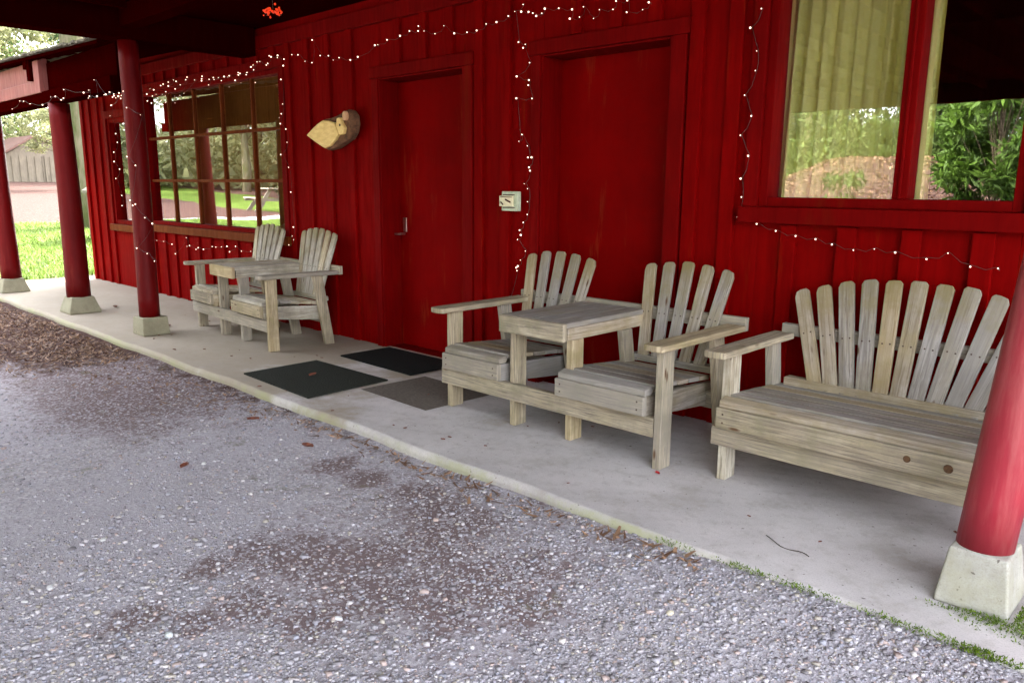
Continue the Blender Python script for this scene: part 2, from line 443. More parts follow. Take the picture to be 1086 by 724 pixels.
def soil_mask(x, y):
    m = np.zeros_like(x)
    for bx, by, br in soil_blobs: m = np.maximum(m, np.exp(-((x - bx) ** 2 + (y - by) ** 2) / (2 * (br * .75) ** 2)))
    m = m * 1.0
    m = np.maximum(m, (.95 + .12 * np.sin(x * 2.3 + y * 3)) * sstep(-3.3, -5.0, x) * sstep(-2.9, -2.0, y))
    m = np.maximum(m, .42 * sstep(-3.3, -2.3, x) * (1 - sstep(-1.5, -.9, x)) * sstep(-3.0, -2.4, y))
    return m
def make_ground():
    xs = np.concatenate([np.linspace(-300, -60, 16)[:-1], np.linspace(-60, -14, 47)[:-1], np.linspace(-14, -9, 51)[:-1], np.linspace(-9, 1.5, 264)[:-1], np.linspace(1.5, 20, 20)[:-1], np.linspace(20, 300, 14)])
    ys = np.concatenate([np.linspace(-300, -60, 14)[:-1], np.linspace(-60, -20, 30)[:-1], np.linspace(-20, -6, 50)[:-1], np.linspace(-6, -1.2, 130)[:-1], np.linspace(-1.2, 40, 40)[:-1], np.linspace(40, 300, 12)])
    X, Y = np.meshgrid(xs, ys); nx, ny = len(xs), len(ys)
    Z = gz(X, Y)
    V = np.stack([X.ravel(), Y.ravel(), Z.ravel()], 1)
    i, j = np.meshgrid(np.arange(nx - 1), np.arange(ny - 1)); a = (j * nx + i).ravel()
    F = np.stack([a, a + 1, a + nx + 1, a + nx], 1)
    o = np_mesh('ground', V, F, 'ground', smooth=True)
    x, y = V[:, 0], V[:, 1]
    m = np.zeros((len(V), 4), np.float32); m[:, 3] = 1
    m[:, 0] = soil_mask(x, y)
    lawn = sstep(-12.0, -12.7, x + .25 * np.sin(y * 1.7)) * (1 - sstep(-20.5, -22, x + .5 * np.sin(y))) 
    behind = sstep(-8.6, -9.6, y + .3 * np.sin(x)) * (1 - sstep(-13, -14.5, y)) * sstep(-3, -8, x)
    m[:, 1] = np.maximum(lawn * sstep(-40, -30, y) * (1 - sstep(12, 16, y)), behind)
    lit = np.maximum(sstep(-21, -22.5, x), sstep(-11.5, -13.0, y) * sstep(-18, -12, x))
    lit = np.maximum(lit, .70 * sstep(-5.0, -6.6, x) * (1 - sstep(-11.5, -12.2, -x * -1)) * sstep(-2.9, -1.9, y))
    lit = np.maximum(lit, .50 * sstep(-1.75, -1.45, y) * sstep(1, -4, x))
    m[:, 2] = np.where((y > -1.2) & (x > -11.3), 0, lit)
    at_ = o.data.attributes.new('mask', 'FLOAT_COLOR', 'POINT'); at_.data.foreach_set('color', m.ravel())
    return tag(o, kind='structure')
make_ground()

def make_stones():
    """the loose gravel: small broken stones over the bare ground in front of the porch"""
    N = 300000
    x = -6.2 + 6.4 * rng.random(N) ** .8; y = -3.45 + 2.07 * rng.random(N)
    # keep what the slope of the view could show
    keep = (y < -1.41) & (x < 0.15) & ((y + 3.72) * 1.0 > -x * .0 ) & (np.abs(x) > 1.02 * (-(y + 1.36)) * .9 - 2.0)
    sm = soil_mask(x, y) + .18 * np.sin(x * 23 + 3 * np.sin(y * 17)) * np.sin(y * 29)
    pat = np.sin(x * 2.1 + 1.1 * np.sin(y * 3)) * np.sin(y * 2.6 + .8 * x) * .5 + .5
    right = sstep(-2.9, -1.5, x)
    near = sstep(-2.2, -2.9, y)
    dens = np.clip(.03 + .75 * right * (.55 + .45 * pat) + .42 * near * sstep(-3.4, -2.4, x) + .10 * pat, 0, 1) * np.where(sm > .42, .38, 1) * (1 - .55 * sstep(-4, -6, x))
    keep &= rng.random(N) < dens
    x, y, sm, right = x[keep], y[keep], sm[keep], right[keep]; n = len(x)
    s = np.clip(rng.lognormal(math.log(.0029), .48, n), .0014, .0105)
    cube = np.array([[-1,-1,-1],[1,-1,-1],[1,1,-1],[-1,1,-1],[-1,-1,1],[1,-1,1],[1,1,1],[-1,1,1]], float)
    V = cube[None] * (.62 + .5 * rng.random((n, 8, 1))) * .8
    V += rng.normal(0, .16, (n, 8, 3))
    sx = s[:, None] * (.75 + .7 * rng.random((n, 3))); sx[:, 2] *= .62
    V *= sx[:, None, :]
    a = rng.random(n) * 6.283; ca, sa = np.cos(a)[:, None], np.sin(a)[:, None]
    VX = V[:, :, 0] * ca - V[:, :, 1] * sa; VY = V[:, :, 0] * sa + V[:, :, 1] * ca
    z = gz(x, y) + s * .18
    W = np.stack([VX + x[:, None], VY + y[:, None], V[:, :, 2] + z[:, None]], 2).reshape(-1, 3)
    fq = np.array([[0,3,2,1],[4,5,6,7],[0,1,5,4],[1,2,6,5],[2,3,7,6],[3,0,4,7]])
    F = (fq[None] + (np.arange(n) * 8)[:, None, None]).reshape(-1, 4)
    pal = np.array([[.30,.29,.325],[.23,.22,.25],[.38,.37,.40],[.44,.42,.43],[.17,.155,.17],[.38,.29,.26],[.33,.30,.25],[.27,.28,.34],[.50,.47,.46]]) * .95 + .07
    pi_ = rng.choice(len(pal), n, p=[.20,.18,.17,.09,.12,.07,.06,.08,.03])
    c = pal[pi_] * np.array([1.05, 1.0, .99]) * (.85 + .3 * rng.random((n, 1))) * 1.0
    T = np.repeat(c, 6, 0)
    o = np_mesh('gravel', W, F, 'stone', tint=T)
    tag(o, 'loose grey and lavender crushed gravel spread over the ground', 'gravel', kind='stuff')
make_stones()

def pebble(name, x, y, s, flat, tint, seed, label, group, cat='stone'):
    bm = bmesh.new(); bmesh.ops.create_icosphere(bm, subdivisions=3, radius=1)
    rr = random.Random(seed); ph = [rr.uniform(0, 6) for _ in range(6)]; ax, ay = rr.uniform(.8, 1.3), rr.uniform(.65, 1)
    for v_ in bm.verts:
        p = v_.co.copy(); d = 1 + .10 * math.sin(p.x * 2.5 + ph[0]) + .09 * math.sin(p.y * 3 + ph[1]) + .05 * math.sin(p.z * 6 + ph[2] + p.x * 4)
        v_.co = Vector((p.x * ax, p.y * ay, p.z * flat)) * d * s
    me = bpy.data.meshes.new(name); bm.to_mesh(me); bm.free()
    for p in me.polygons: p.use_smooth = True
    a = me.attributes.new('tint', 'FLOAT_COLOR', 'FACE'); a.data.foreach_set('color', list(tint + (1,)) * len(me.polygons))
    me.materials.append(MAT['stone'])
    o = bpy.data.objects.new(name, me); scene.collection.objects.link(o)
    o.location = (x, y, float(gz(x, y)) + s * flat * .35); o.rotation_euler = (0, 0, rr.uniform(0, 6))
    return tag(o, label, cat, group)
SC = .82
special = [(-2.73,-3.05,.017,(.72,.70,.70),'white rounded stone alone on the grey gravel at lower left'),
 (-2.98,-2.80,.013,(.62,.60,.58),'pale flat stone left of the white rounded one on the gravel'),
 (-1.91,-2.48,.016,(.66,.64,.64),'pale grey stone on the dark soil near the bottom of the photo'),
 (-2.19,-2.89,.018,(.64,.66,.66),'smooth bluish white pebble among coarse gravel at the bottom edge'),
 (-1.15,-1.79,.014,(.68,.60,.45),'cream flat stone on fine blue gravel below the slab'),
 (-1.27,-1.58,.013,(.28,.23,.22),'brownish round stone on gravel just off the slab edge'),
 (-2.21,-1.82,.015,(.60,.46,.40),'pinkish flat stone on the dark soil patch'),
 (-3.51,-2.16,.016,(.64,.62,.60),'white stone beside the brown leaf on open gravel'),
 (-1.83,-2.20,.017,(.52,.40,.37),'dull pink stone in the middle of the gravel')]
for i, (x, y, s, t, lb) in enumerate(special): pebble('stone', x, y, s * SC, .6, tuple(c_ * .88 for c_ in t), i, lb, 'larger stones lying on the gravel')
proto = []
for q in range(5): pass
for i in range(26):
    while True:
        x, y = random.uniform(-4.6, -.7), random.uniform(-3.2, -1.5)
        if y + 3.72 > .42 - .0 * x and x < -.45 - .5 * (-1.5 - y): break
    t = random.choice([(.50,.48,.48),(.45,.43,.45),(.55,.50,.45),(.42,.35,.33),(.38,.37,.40)])
    pebble('pebble', x, y, random.uniform(.005, .0095), .6, t, 100 + i, 'small pale pebble scattered on the gravel', 'small pebbles scattered on the gravel', 'pebble')

# ---- concrete pavement under the porch
def make_slab():
    m = MB(); n = 130; x0, x1 = -11.45, 3.2
    f = [(x0 + (x1 - x0) * i / n, -1.405 + .010 * math.sin(i * .55) + random.uniform(-.006, .006)) for i in range(n + 1)]
    b = len(m.v)
    rows = [(0, 0, .25), (1, .0, 0), (2, -.010, -.012), (3, -.014, -.16)]
    for (x, y) in f: m.v += [(x, .25, 0), (x, y + .02, 0), (x, y + .004, -.006), (x, y - .004, -.03), (x, y - .002, -.18)]
    for i in range(n):
        for r_ in range(4):
            a = b + i * 5 + r_; m.face([a, a + 1, a + 6, a + 5], [(0, 0)] * 4, 0, r_ in (1, 2))
    m.face([b, b + 1, b + 2, b + 3, b + 4, ], [(0, 0)] * 5); 
    m.face([b + n * 5 + q for q in (4, 3, 2, 1, 0)], [(0, 0)] * 5)
    o = m.build('pavement', 'concrete'); return tag(o, kind='structure')
make_slab()

# ================================================================ LODGE
lodge = empty('lodge_building', (-4, 0, 0))
tag(lodge, 'long dark red board and batten lodge with two plain doors, windows and a covered porch', 'building')
def P(o): o.location = Vector(o.location) - lodge.location; return o   # parts are built in place
def lb(m, name, mat, bevel=0, parent=None):
    o = m.build(name, mat, parent or lodge, bevel)
    if parent is None: P(o)
    return o
H = 2.62
X0, X1 = -11.22, 3.1
OPEN = [(-4.90, -3.98, -1, 2.03, 'd'), (-3.28, -2.37, -1, 2.03, 'd'), (-9.28, -6.30, .80, 2.24, 'w'), (-1.83, -.69, 1.165, 2.36, 'w'), (-10.34, -9.62, .76, 2.02, 'w')]
def wall_mesh():
    m = MB()
    xs = sorted({X0, X1, *[o[0] for o in OPEN], *[o[1] for o in OPEN]})
    for a, b in zip(xs, xs[1:]):
        cx = (a + b) / 2; zs = [0.0]
        hole = [(o[2], o[3]) for o in OPEN if o[0] <= cx <= o[1]]
        z = -.02
        for (h0, h1) in sorted(hole):
            if h0 > z: m.box(a, b, 0, .15, z, h0)
            z = h1
        m.box(a, b, 0, .15, z, H + .1)
    # side and back walls
    m.box(X0, X0 + .12, .15, 6, -.02, H + .1); m.box(X1 - .12, X1, .15, 6, -.02, H + .1); m.box(X0, X1, 6, 6.12, -.02, H + .1)
    xb = [X0 + .045, -10.93, -10.65, -10.42, -9.45, -9.2, -8.92, -8.66, -8.37, -8.09, -7.81, -7.53, -7.25, -6.97, -6.69, -6.42, -6.17, -5.88, -5.58, -5.27, -4.68, -4.39, -4.12, -3.83, -3.585, -3.02, -2.74, -2.48, -2.22, -2.0, -1.66, -1.38, -1.10, -.82, -.52, -.22, .08, .38, .68, .98, 1.28]
    for x in xb:
        w = .041 + random.uniform(-.003, .003)
        zs = [(0.0 + .002, 2.43)]
        for o in OPEN:
            mg = .11
            if o[0] - mg < x < o[1] + mg:
                nz = []
                for (a, b) in zs:
                    lo, hi = (o[2] - .085 if o[4] == 'w' else -1), o[3] + .09
                    if a < lo: nz.append((a, min(b, lo)))
                    if b > hi: nz.append((max(a, hi), b))
                zs = nz
        for a, b in zs:
            if b - a > .03: m.box(x - w, x + w, -.026, .002, a, b)
    return lb(m, 'wall', 'red_siding', .003)
wall_mesh()
m = MB(); m.box(X0, X1, -.045, .001, 2.42, 2.53); o = lb(m, 'wall_plate_trim', 'red_trim', .004)

def door(x0, x1, z1, handle):
    m = MB(); d = .155
    m.box(x0 + .012, x1 - .012, d, d + .045, .006, z1 - .012)
    o = lb(m, 'door', 'red_door', .003)
    f = MB()      # casing and jambs
    for a, b in ((x0 - .075, x0 - .004), (x1 + .004, x1 + .095)): f.box(a, b, -.032, .0, .0, z1 + .002)
    f.box(x0 - .095, x1 + .11, -.036, .0, z1 + .004, z1 + .085)
    f.box(x0 - .002, x0 + .01, -.02, d + .06, 0, z1); f.box(x1 - .01, x1 + .002, -.02, d + .06, 0, z1); f.box(x0 + .0101, x1 - .0101, -.02, d + .06, z1 - .01, z1 + .002)
    f.box(x0 + .0102, x1 - .0102, .03, d + .06, -.02, .004)
    lb(f, 'door_frame', 'red_trim', .003)
    if handle:
        h = MB(); hx = x0 + .07
        h.box(hx - .022, hx + .022, d - .008, d - .0005, .90, 1.01)
        h.cyl((hx, d - .006, .885), (hx, d - .055, .885), .009, .009, 10)
        h.cyl((hx + .01, d - .055, .885), (hx - .10, d - .060, .880), .008, .007, 10)
        ho = h.build('handle', 'steel', o, .002); 
    return o
door(-4.90, -3.98, 2.03, True)
door(-3.28, -2.37, 2.03, False)

def window(x0, x1, z0, z1, cols, rows, fw_, depth, frame_mat, munt_mat, trim=True, sill_mat=None):
    f = MB()
    f.box(x0, x0 + fw_, -.012, depth + .03, z0, z1); f.box(x1 - fw_, x1, -.012, depth + .03, z0, z1)
    f.box(x0 + fw_, x1 - fw_, -.010, depth + .03, z0, z0 + fw_); f.box(x0 + fw_, x1 - fw_, -.010, depth + .03, z1 - fw_, z1)
    if trim:
        f.box(x0 - .075, x0 - .001, -.034, .0, z0 - .0, z1); f.box(x1 + .001, x1 + .075, -.034, .0, z0 - .0, z1)
        f.box(x0 - .09, x1 + .09, -.038, .0, z1 + .001, z1 + .085)
    w = lb(f, 'window', frame_mat, .003)
    s_ = MB(); s_.box(x0 - .09, x1 + .09, -.055, .0, z0 - .080, z0 - .001); s_.build('sill', sill_mat or frame_mat, w, .004)
    if cols * rows > 1:
        mu = MB(); mw = .014
        for i in range(1, cols): 
            x = x0 + (x1 - x0) * i / cols; mu.box(x - mw, x + mw, depth - .022, depth + .012, z0 + fw_, z1 - fw_)
        for zz in rows_z(z0, z1, rows): mu.box(x0 + fw_, x1 - fw_, depth - .020, depth + .010, zz - mw, zz + mw)
        mu.build('muntin', munt_mat, w, .002)
    g = MB(); g.quad((x0 + fw_, depth, z0 + fw_), (x1 - fw_, depth, z0 + fw_), (x1 - fw_, depth, z1 - fw_), (x0 + fw_, depth, z1 - fw_))
    g.build('pane', 'window_glass', w)
    return w
def rows_z(z0, z1, rows): return [1.287, 1.745] if rows == 3 else [z0 + (z1 - z0) * i / rows for i in range(1, rows)]
window(-9.28, -6.30, .80, 2.24, 5, 3, .04, .05, 'red_trim', 'orange_brown_wood', True, 'orange_brown_wood')
window(-10.34, -9.62, .76, 2.02, 1, 1, .05, .05, 'red_trim', 'orange_brown_wood', True, 'orange_brown_wood')
# big two-light window with a heavy mullion
w2 = window(-1.83, -.69, 1.165, 2.36, 1, 1, .045, .085, 'red_trim', 'red_trim')
m = MB(); m.box(-1.205, -1.140, -.006, .10, 1.211, 2.314); m.box(-1.180, -1.165, -.016, -.006, 1.211, 2.314); m.build('mullion', 'red_trim', w2, .004)
# rooms behind the glass
for (a, b, z0, z1, yb_, rm) in ((-11.0, -5.2, .0, 2.5, 1.0, 'amber_panelling'), (-3.6, 1.2, .0, 2.5, 3.2, 'brown_interior')):
    t = .05; m = MB()
    m.box(a, b, yb_, yb_ + .05, z0, z1); m.box(a, a + t, .16, yb_, z0, z1); m.box(b - t, b, .16, yb_, z0, z1); m.box(a, b, .16, yb_ + .05, z0 - .05, z0 + .01); m.box(a, b, .16, yb_ + .05, z1, z1 + t)
    lb(m, 'room_wall', rm)
def curtain_mesh(x0, x1, y, z0, z1, waves, amp, name='curtain'):
    nx, nz = 90, 14; V = []; F = []
    for j in range(nz + 1):
        for i in range(nx + 1):
            t = i / nx; s_ = j / nz
            ph = t * waves * 2 * math.pi
            a = amp * (.45 + .55 * (1 - s_)) * (1 + .5 * math.sin(t * 9))
            V.append((x0 + (x1 - x0) * t + .012 * math.sin(ph * .5 + 1) * (1 - s_) - .02 * (1 - s_) * (1 - t), y + a * math.sin(ph + .6 * math.sin(3 * s_)) + .35 * a * math.sin(ph * 2.3), z0 + (z1 - z0) * s_))
    for j in range(nz):
        for i in range(nx): a = j * (nx + 1) + i; F.append((a, a + 1, a + nx + 2, a + nx + 1))
    o = np_mesh(name, np.array(V), np.array(F), 'curtain', smooth=True)
    return o
c1 = curtain_mesh(-1.86, -1.20, .27, .95, 2.42, 9, .030); tag(c1, 'pale yellow green curtain hanging in folds behind the left pane of the big window', 'curtain')
c2 = curtain_mesh(-1.235, -1.12, .20, .95, 2.42, 2.5, .016); tag(c2, 'narrow edge of yellow green curtain gathered beside the window mullion', 'curtain')

# ---- porch roof, carport roof, beams
m = MB()
m.box(-6.80, -.30, -7.7, -1.3, 2.60, 2.64); m.box(-6.80, X1 + .2, -1.3, .0, 2.60, 2.64)
for i in range(40):
    x = -6.7 + i * .5
    if x < -.4: m.box(x - .02, x + .02, -7.6, -1.3, 2.50, 2.599)
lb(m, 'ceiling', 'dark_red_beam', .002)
m = MB()
m.box(-6.95, -.20, -7.9, -1.5, 2.645, 2.80); m.box(-6.95, X1 + .4, -1.5, .3, 2.645, 2.80)
m.prism([(0, 0), (6.9, .95), (6.9, 1.05), (0, .1)], (-11.6, .0, 2.66), (0, 1, 0), (0, 0, 1), (1, 0, 0), 15.1)
lb(m, 'roof', 'shingle')
m = MB(); b = 0
m.v = [(-11.7, -1.29, 2.475), (-6.83, -1.29, 2.335), (-6.83, .02, 2.56), (-11.7, .02, 2.66), (-11.7, -1.29, 2.50), (-6.83, -1.29, 2.36), (-6.83, .02, 2.60), (-11.7, .02, 2.70)]
for q in ((3,2,1,0),(4,5,6,7),(0,1,5,4),(1,2,6,5),(2,3,7,6),(3,0,4,7)): m.face(list(q), [(0, 0)] * 4)
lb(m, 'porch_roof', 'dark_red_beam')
def beam(name, pts, mat='dark_red_beam', label=None):
    m = MB()
    for p in pts: m.box(*p)
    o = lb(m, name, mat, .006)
    if label: o['label'] = label
    return o
beam('beam', [(-6.82, -6.62, -7.6, -.05, 2.36, 2.598)])
beam('beam', [(-6.61, X1, -1.20, -1.06, 2.44, 2.598)])
beam('beam', [(-6.6, -.30, -7.62, -7.46, 2.36, 2.598)])
beam('beam', [(-11.6, -6.83, -1.22, -1.08, 1.985, 2.10)])
beam('fascia_panel', [(-8.54, -6.83, -1.16, -1.12, 2.101, 2.36), (-11.6, -8.541, -1.148, -1.12, 2.101, 2.39)], 'dark_red_beam')
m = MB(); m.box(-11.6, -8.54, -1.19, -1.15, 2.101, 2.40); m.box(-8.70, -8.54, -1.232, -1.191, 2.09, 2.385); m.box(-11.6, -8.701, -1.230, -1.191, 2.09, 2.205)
o = lb(m, 'fascia_panel', 'lit_pink_board', .004); o['label'] = 'framed fascia board, its daylight painted in as pink, under the shake roof edge'
m = MB(); m.box(-8.80, -8.72, -1.26, -1.192, 2.21, 2.40); m.prism([(0, 0), (.06, 0), (.14, .10), (0, .10)], (-8.86, -1.27, 2.32), (1, 0, 0), (0, 0, 1), (0, -1, 0), -.07); lb(m, 'bracket', 'dark_red_beam', .003)
m = MB()
for i in range(60):
    x = -11.7 + i * .0811; zt = 2.515 - .14 * i / 60 + random.uniform(0, .012); m.box(x, x + .078, -1.315 - random.uniform(0, .02), -1.0, zt - .016, zt)
lb(m, 'shake_edge', 'shingle')

def post(x, y, z1, r, top, foot, lx=0, ly=0, label=None):
    m = MB(); m.cyl((x, y, foot[2] - .004), (x + lx, y + ly, z1), r, r * top, 28, 0, True, 14, .004)
    o = lb(m, 'post', 'red_post_sheen' if x > -1 else 'red_post', 0)
    if label: o['label'] = label
    fx, fy, fz, t = foot; f = MB(); b = len(f.v)
    for (h, k_) in ((-.0, 1), (.02, 1), (fz, t)):
        for sx, sy in ((-1, -1), (1, -1), (1, 1), (-1, 1)): f.v.append((x + sx * fx * k_, y + sy * fy * k_, h + .001))
    for lev in (0, 4):
        for i in range(4):
            j = (i + 1) % 4; f.face([b + lev + i, b + lev + j, b + lev + 4 + j, b + lev + 4 + i], [(0, 0)] * 4)
    f.face([b + 8, b + 9, b + 10, b + 11], [(0, 0)] * 4); f.face([b + 3, b + 2, b + 1, b], [(0, 0)] * 4)
    fo = f.build('footing', 'footing_concrete' if x > -1 else 'mossy_cement', o, .008, 3)
    return o
post(-.475, -1.085, 2.44, .079, .95, (.100, .113, .18, .80), .19, .01, 'nearest red round post on a tapered concrete footing with moss')
post(-6.72, -1.10, 2.36, .082, .92, (.112, .112, .15, .92), 0, 0, 'round red post wound with fairy lights, on a block footing')
post(-8.35, -1.13, 1.985, .108, .84, (.15, .145, .16, .70), -.03, 0, 'thick round red post on a flared footing, second from the far end')
post(-10.5, -1.17, 1.985, .105, .85, (.145, .145, .16, .70), -.04, 0, 'farthest round red post at the porch end')
for x in (-6.72, -.45):
    m = MB(); m.cyl((x, -7.54, -.08), (x, -7.54, 2.36), .1, .095, 20, 0, True, 6, .004); lb(m, 'post', 'red_post')

# ================================================================ PORCH SEATING
def fan_slats(root, cx, n, foot_w, top_w, width, foot, top_c, drop, mat, thick=.02, bend=0):
    """fan of back slats, each a part; foot/top_c are (y, z)"""
    for i in range(n):
        t = 0 if n == 1 else (i / (n - 1) * 2 - 1)
        fx, tx = cx + t * foot_w / 2, cx + t * top_w / 2
        m = MB()
        tz = top_c[1] - drop * t * t + random.uniform(-.004, .004)
        mm = width * (.5)
        p0, p1 = Vector((fx, foot[0], foot[1])), Vector((tx, top_c[0], tz))
        U = (p1 - p0); L = U.length; U.normalize(); V = Vector((1, 0, 0)); V = (V - U * V.dot(U)).normalized(); N = U.cross(V)
        w0, w1 = width * .95 / 2, width / 2
        sh = t * .022
        c = .010
        ol = [(0, -w0), (L - c * 1.2 - max(0, sh), -w1), (L - max(0, sh) * .35, -w1 + c), (L, w1 * .1), (L + min(0, sh) * .35, w1 - c), (L - c * 1.2 + min(0, sh), w1), (0, w0)]
        ol = [(a, -b) for a, b in reversed(ol)]
        m.prism(ol, p0 - N * thick / 2, U, V, N, thick)
        so_ = m.build('back_slat', mat, root, .003)
        tt = (.592 - foot[1]) / (tz - foot[1])
        for dx in (-.016, .016):       # screw heads at the cross rail
            c0 = p0.lerp(p1, tt) + V * dx - N * (thick / 2 - .001)
            q = MB(); q.cyl(c0, c0 - N * .0025, .0042, .0036, 10); q.build('screw', 'screw_rust', so_)

def leg(root, x0, x1, y0, y1, z1, mat, splay=0):
    m = MB()
    if not splay: m.box(x0, x1, y0, y1, .001, z1)
    else: m.prism([(y0 + splay, 0), (y1 + splay, 0), (y1, z1), (y0, z1)], (x0, 0, .001), (0, 1, 0), (0, 0, 1), (1, 0, 0), x1 - x0, 0, False, True)
    return m.build('leg', mat, root, .0035)

def seat(root, x0, x1, mat, mat2, yf=-.80, zf=.375, zb=.335, rounded=False):
    """seat deck: slats running along x, a front board and two side rails"""
    s = MB(); y = yf - .035; n = 5; w = .095
    s.prism([(0, 0), (.05, .0), (.062, .018), (.060, .036), (.046, .040), (.0, .028)], (x0, yf - .055, zf - .044), (0, 1, 0), (0, 0, 1), (1, 0, 0), x1 - x0, 0, True)
    y = yf + .012
    for i in range(n):
        t0 = (i * (w + .004)) / (n * w); z0 = zf - (zf - zb) * t0 ; z1_ = zf - (zf - zb) * (t0 + .2)
        s.prism([(0, 0), (w, z1_ - z0), (w, z1_ - z0 + .022), (0, .022)], (x0 + random.uniform(0, .004), y, z0 - .022 + .0005), (0, 1, 0), (0, 0, 1), (1, 0, 0), x1 - x0 - random.uniform(0, .004), 0, True)
        y += w + .008
    so = s.build('seat', mat, root, .0035)
    a = MB(); a.box(x0 - .004, x1 + .004, yf - .077, yf - .045, zf - .132, zf - .042); fb_ = a.build('front_board', mat2, root, .005)
    for sx_ in (x0 + .03, x1 - .03):
        for dz_ in (-.105, -.068):
            q = MB(); q.cyl((sx_, yf - .076, zf + dz_), (sx_, yf - .0785, zf + dz_), .0045, .004, 10); q.build('screw', 'screw_rust', fb_)
    for x in (x0 + .004, x1 - .042):
        r = MB(); r.prism([(0, 0), (.62, -.055), (.62, .062), (0, .098)], (x, yf - .040, zf - .145), (0, 1, 0), (0, 0, 1), (1, 0, 0), .036); r.build('side_rail', mat, root, .003)
    return so

def arm(root, xc, yf, yb, z, w, mat, th=.029):
    m = MB(); m.board((xc, yf, z - th / 2), (xc, yb, z - th / 2), w, th, (1, 0, 0), 0, .02, 0)
    return m.build('armrest', mat, root, .005)

def double_chair(name, nsl, slw, foot_w, top_w, woodA, woodB, woodS, topz=.868, drop=.022, chunky=False):
    """two fan-back chairs joined by a middle table; origin at floor, middle of the front; x -0.735..0.735"""
    root = empty(name)
    F = -.80 + .8    # local front of the legs
    yo = .80
    def Y(y): return y + yo
    XL = [-.735, -.225, .145, .695]          # inner edge list of the four front legs
    # front legs
    leg(root, -.735, -.697, Y(-.80), Y(-.711), .553, woodA)
    leg(root, -.222, -.184, Y(-.815), Y(-.727), .515, woodA)
    leg(root, .148, .186, Y(-.80), Y(-.711), .515, woodA)
    leg(root, .697, .735, Y(-.842), Y(-.752), .553, woodA)
    # rear legs, splayed back
    leg(root, -.733, -.697, Y(-.40), Y(-.31), .553, woodB, .10)
    leg(root, -.236, -.200, Y(-.40), Y(-.31), .515, woodB, .10)
    leg(root, .160, .196, Y(-.40), Y(-.31), .515, woodB, .10)
    leg(root, .699, .735, Y(-.40), Y(-.31), .553, woodB, .10)
    m = MB(); m.box(-.742, .692, Y(-.840), Y(-.802), .145, .236); m.build('front_rail', woodB, root, .004)
    m = MB(); m.box(-.69, .69, Y(-.30), Y(-.262), .17, .255); m.build('back_rail', woodB, root, .004)
    m = MB(); m.box(-.760, .765, Y(-.158), Y(-.122), .553, .622); m.build('back_rail', woodB, root, .004)
    for (a, b) in ((-.692, -.262), (.190 - .048, .655)):
        so = seat(root, a, b, woodS, woodB, -.80 + yo, .375 if not chunky else .385)
        cx = (a + b) / 2
        m = MB(); m.box(a + .01, b - .01, Y(-.262), Y(-.20), .335, .372); m.build('back_rail', woodS, root, .004)
        fan_slats(root, cx, nsl, foot_w, top_w, slw, (Y(-.253), .345), (Y(-.105), topz), drop, woodS)
    arm(root, -.716, Y(-.905), Y(-.17), .586, .105, woodA)
    arm(root, .722, Y(-.925), Y(-.17), .586, .105, woodA)
    # middle table
    t = MB(); x = -.250; 
    for i in range(4):
        w = .108; t.box(x, x + w - .003, Y(-.84), Y(-.17), .578, .603); x += w
    for xa in (-.249, .152): t.box(xa, xa + .03, Y(-.83), Y(-.19), .515, .577)
    t.build('table_top', woodS, root, .003)
    a = MB(); a.box(-.252, .184, Y(-.872), Y(-.841), .512, .602); a.build('table_front_board', woodB, root, .005)
    return root

dc = double_chair('double_chair', 5, .066, .335, .470, 'weathered_wood', 'weathered_wood', 'weathered_wood_grey')
dc.location = (-2.545, -.80, 0)
tag(dc, 'weathered grey double chair joined by a small table in front of the second door', 'double chair')
dc2 = double_chair('double_chair', 6, .067, .335, .505, 'weathered_wood', 'weathered_wood', 'weathered_wood_pale', .905, .035, True)
dc2.location = (-6.055, -.70, 0); dc2.scale = (1, .88, 1); dc2.rotation_euler = (0, 0, R(-3.2))
tag(dc2, 'paler double chair with narrow gaps in its backs, under the multi-paned window', 'double chair')

bench = empty('garden_bench', (-1.02, -.76, 0))
tag(bench, 'weathered wooden fan-back garden bench below the curtained window', 'bench')
def Yb(y): return y + .76
for sx in (-1, 1):
    leg(bench, *( (-.560, -.520) if sx < 0 else (.520, .560)), Yb(-.74), Yb(-.652), .553, 'weathered_wood_pale')
    leg(bench, *( (-.558, -.520) if sx < 0 else (.520, .558)), Yb(-.36), Yb(-.272), .553, 'weathered_wood', .09)
    arm(bench, sx * .545, Yb(-.86), Yb(-.19), .588, .10, 'weathered_wood')
m = MB(); m.box(-.575, .575, Yb(-.785), Yb(-.745), .168, .250); m.build('front_rail', 'weathered_wood', bench, .004)
m = MB(); m.box(-.575, .575, Yb(-.156), Yb(-.12), .565, .622); m.build('back_rail', 'weathered_wood', bench, .004)
m = MB(); m.box(-.50, .50, Yb(-.262), Yb(-.20), .345, .388); m.build('back_rail', 'weathered_wood_grey', bench, .004)
so = seat(bench, -.535, .535, 'weathered_wood_grey', 'weathered_wood', -.745 + .76, .388, .350)
for kx, kz, kr in ((-.798 + 1.02, .308, .013), (-.663 + 1.02, .306, .016)):
    m = MB(); m.cyl((kx, Yb(-.8220), kz), (kx, Yb(-.8236), kz), kr, kr * .9, 14); m.build('knot', 'burl_bark', bench)
fan_slats(bench, 0, 11, .70, 1.03, .068, (Yb(-.253), .355), (Yb(-.10), .868), .088, 'weathered_wood_grey')

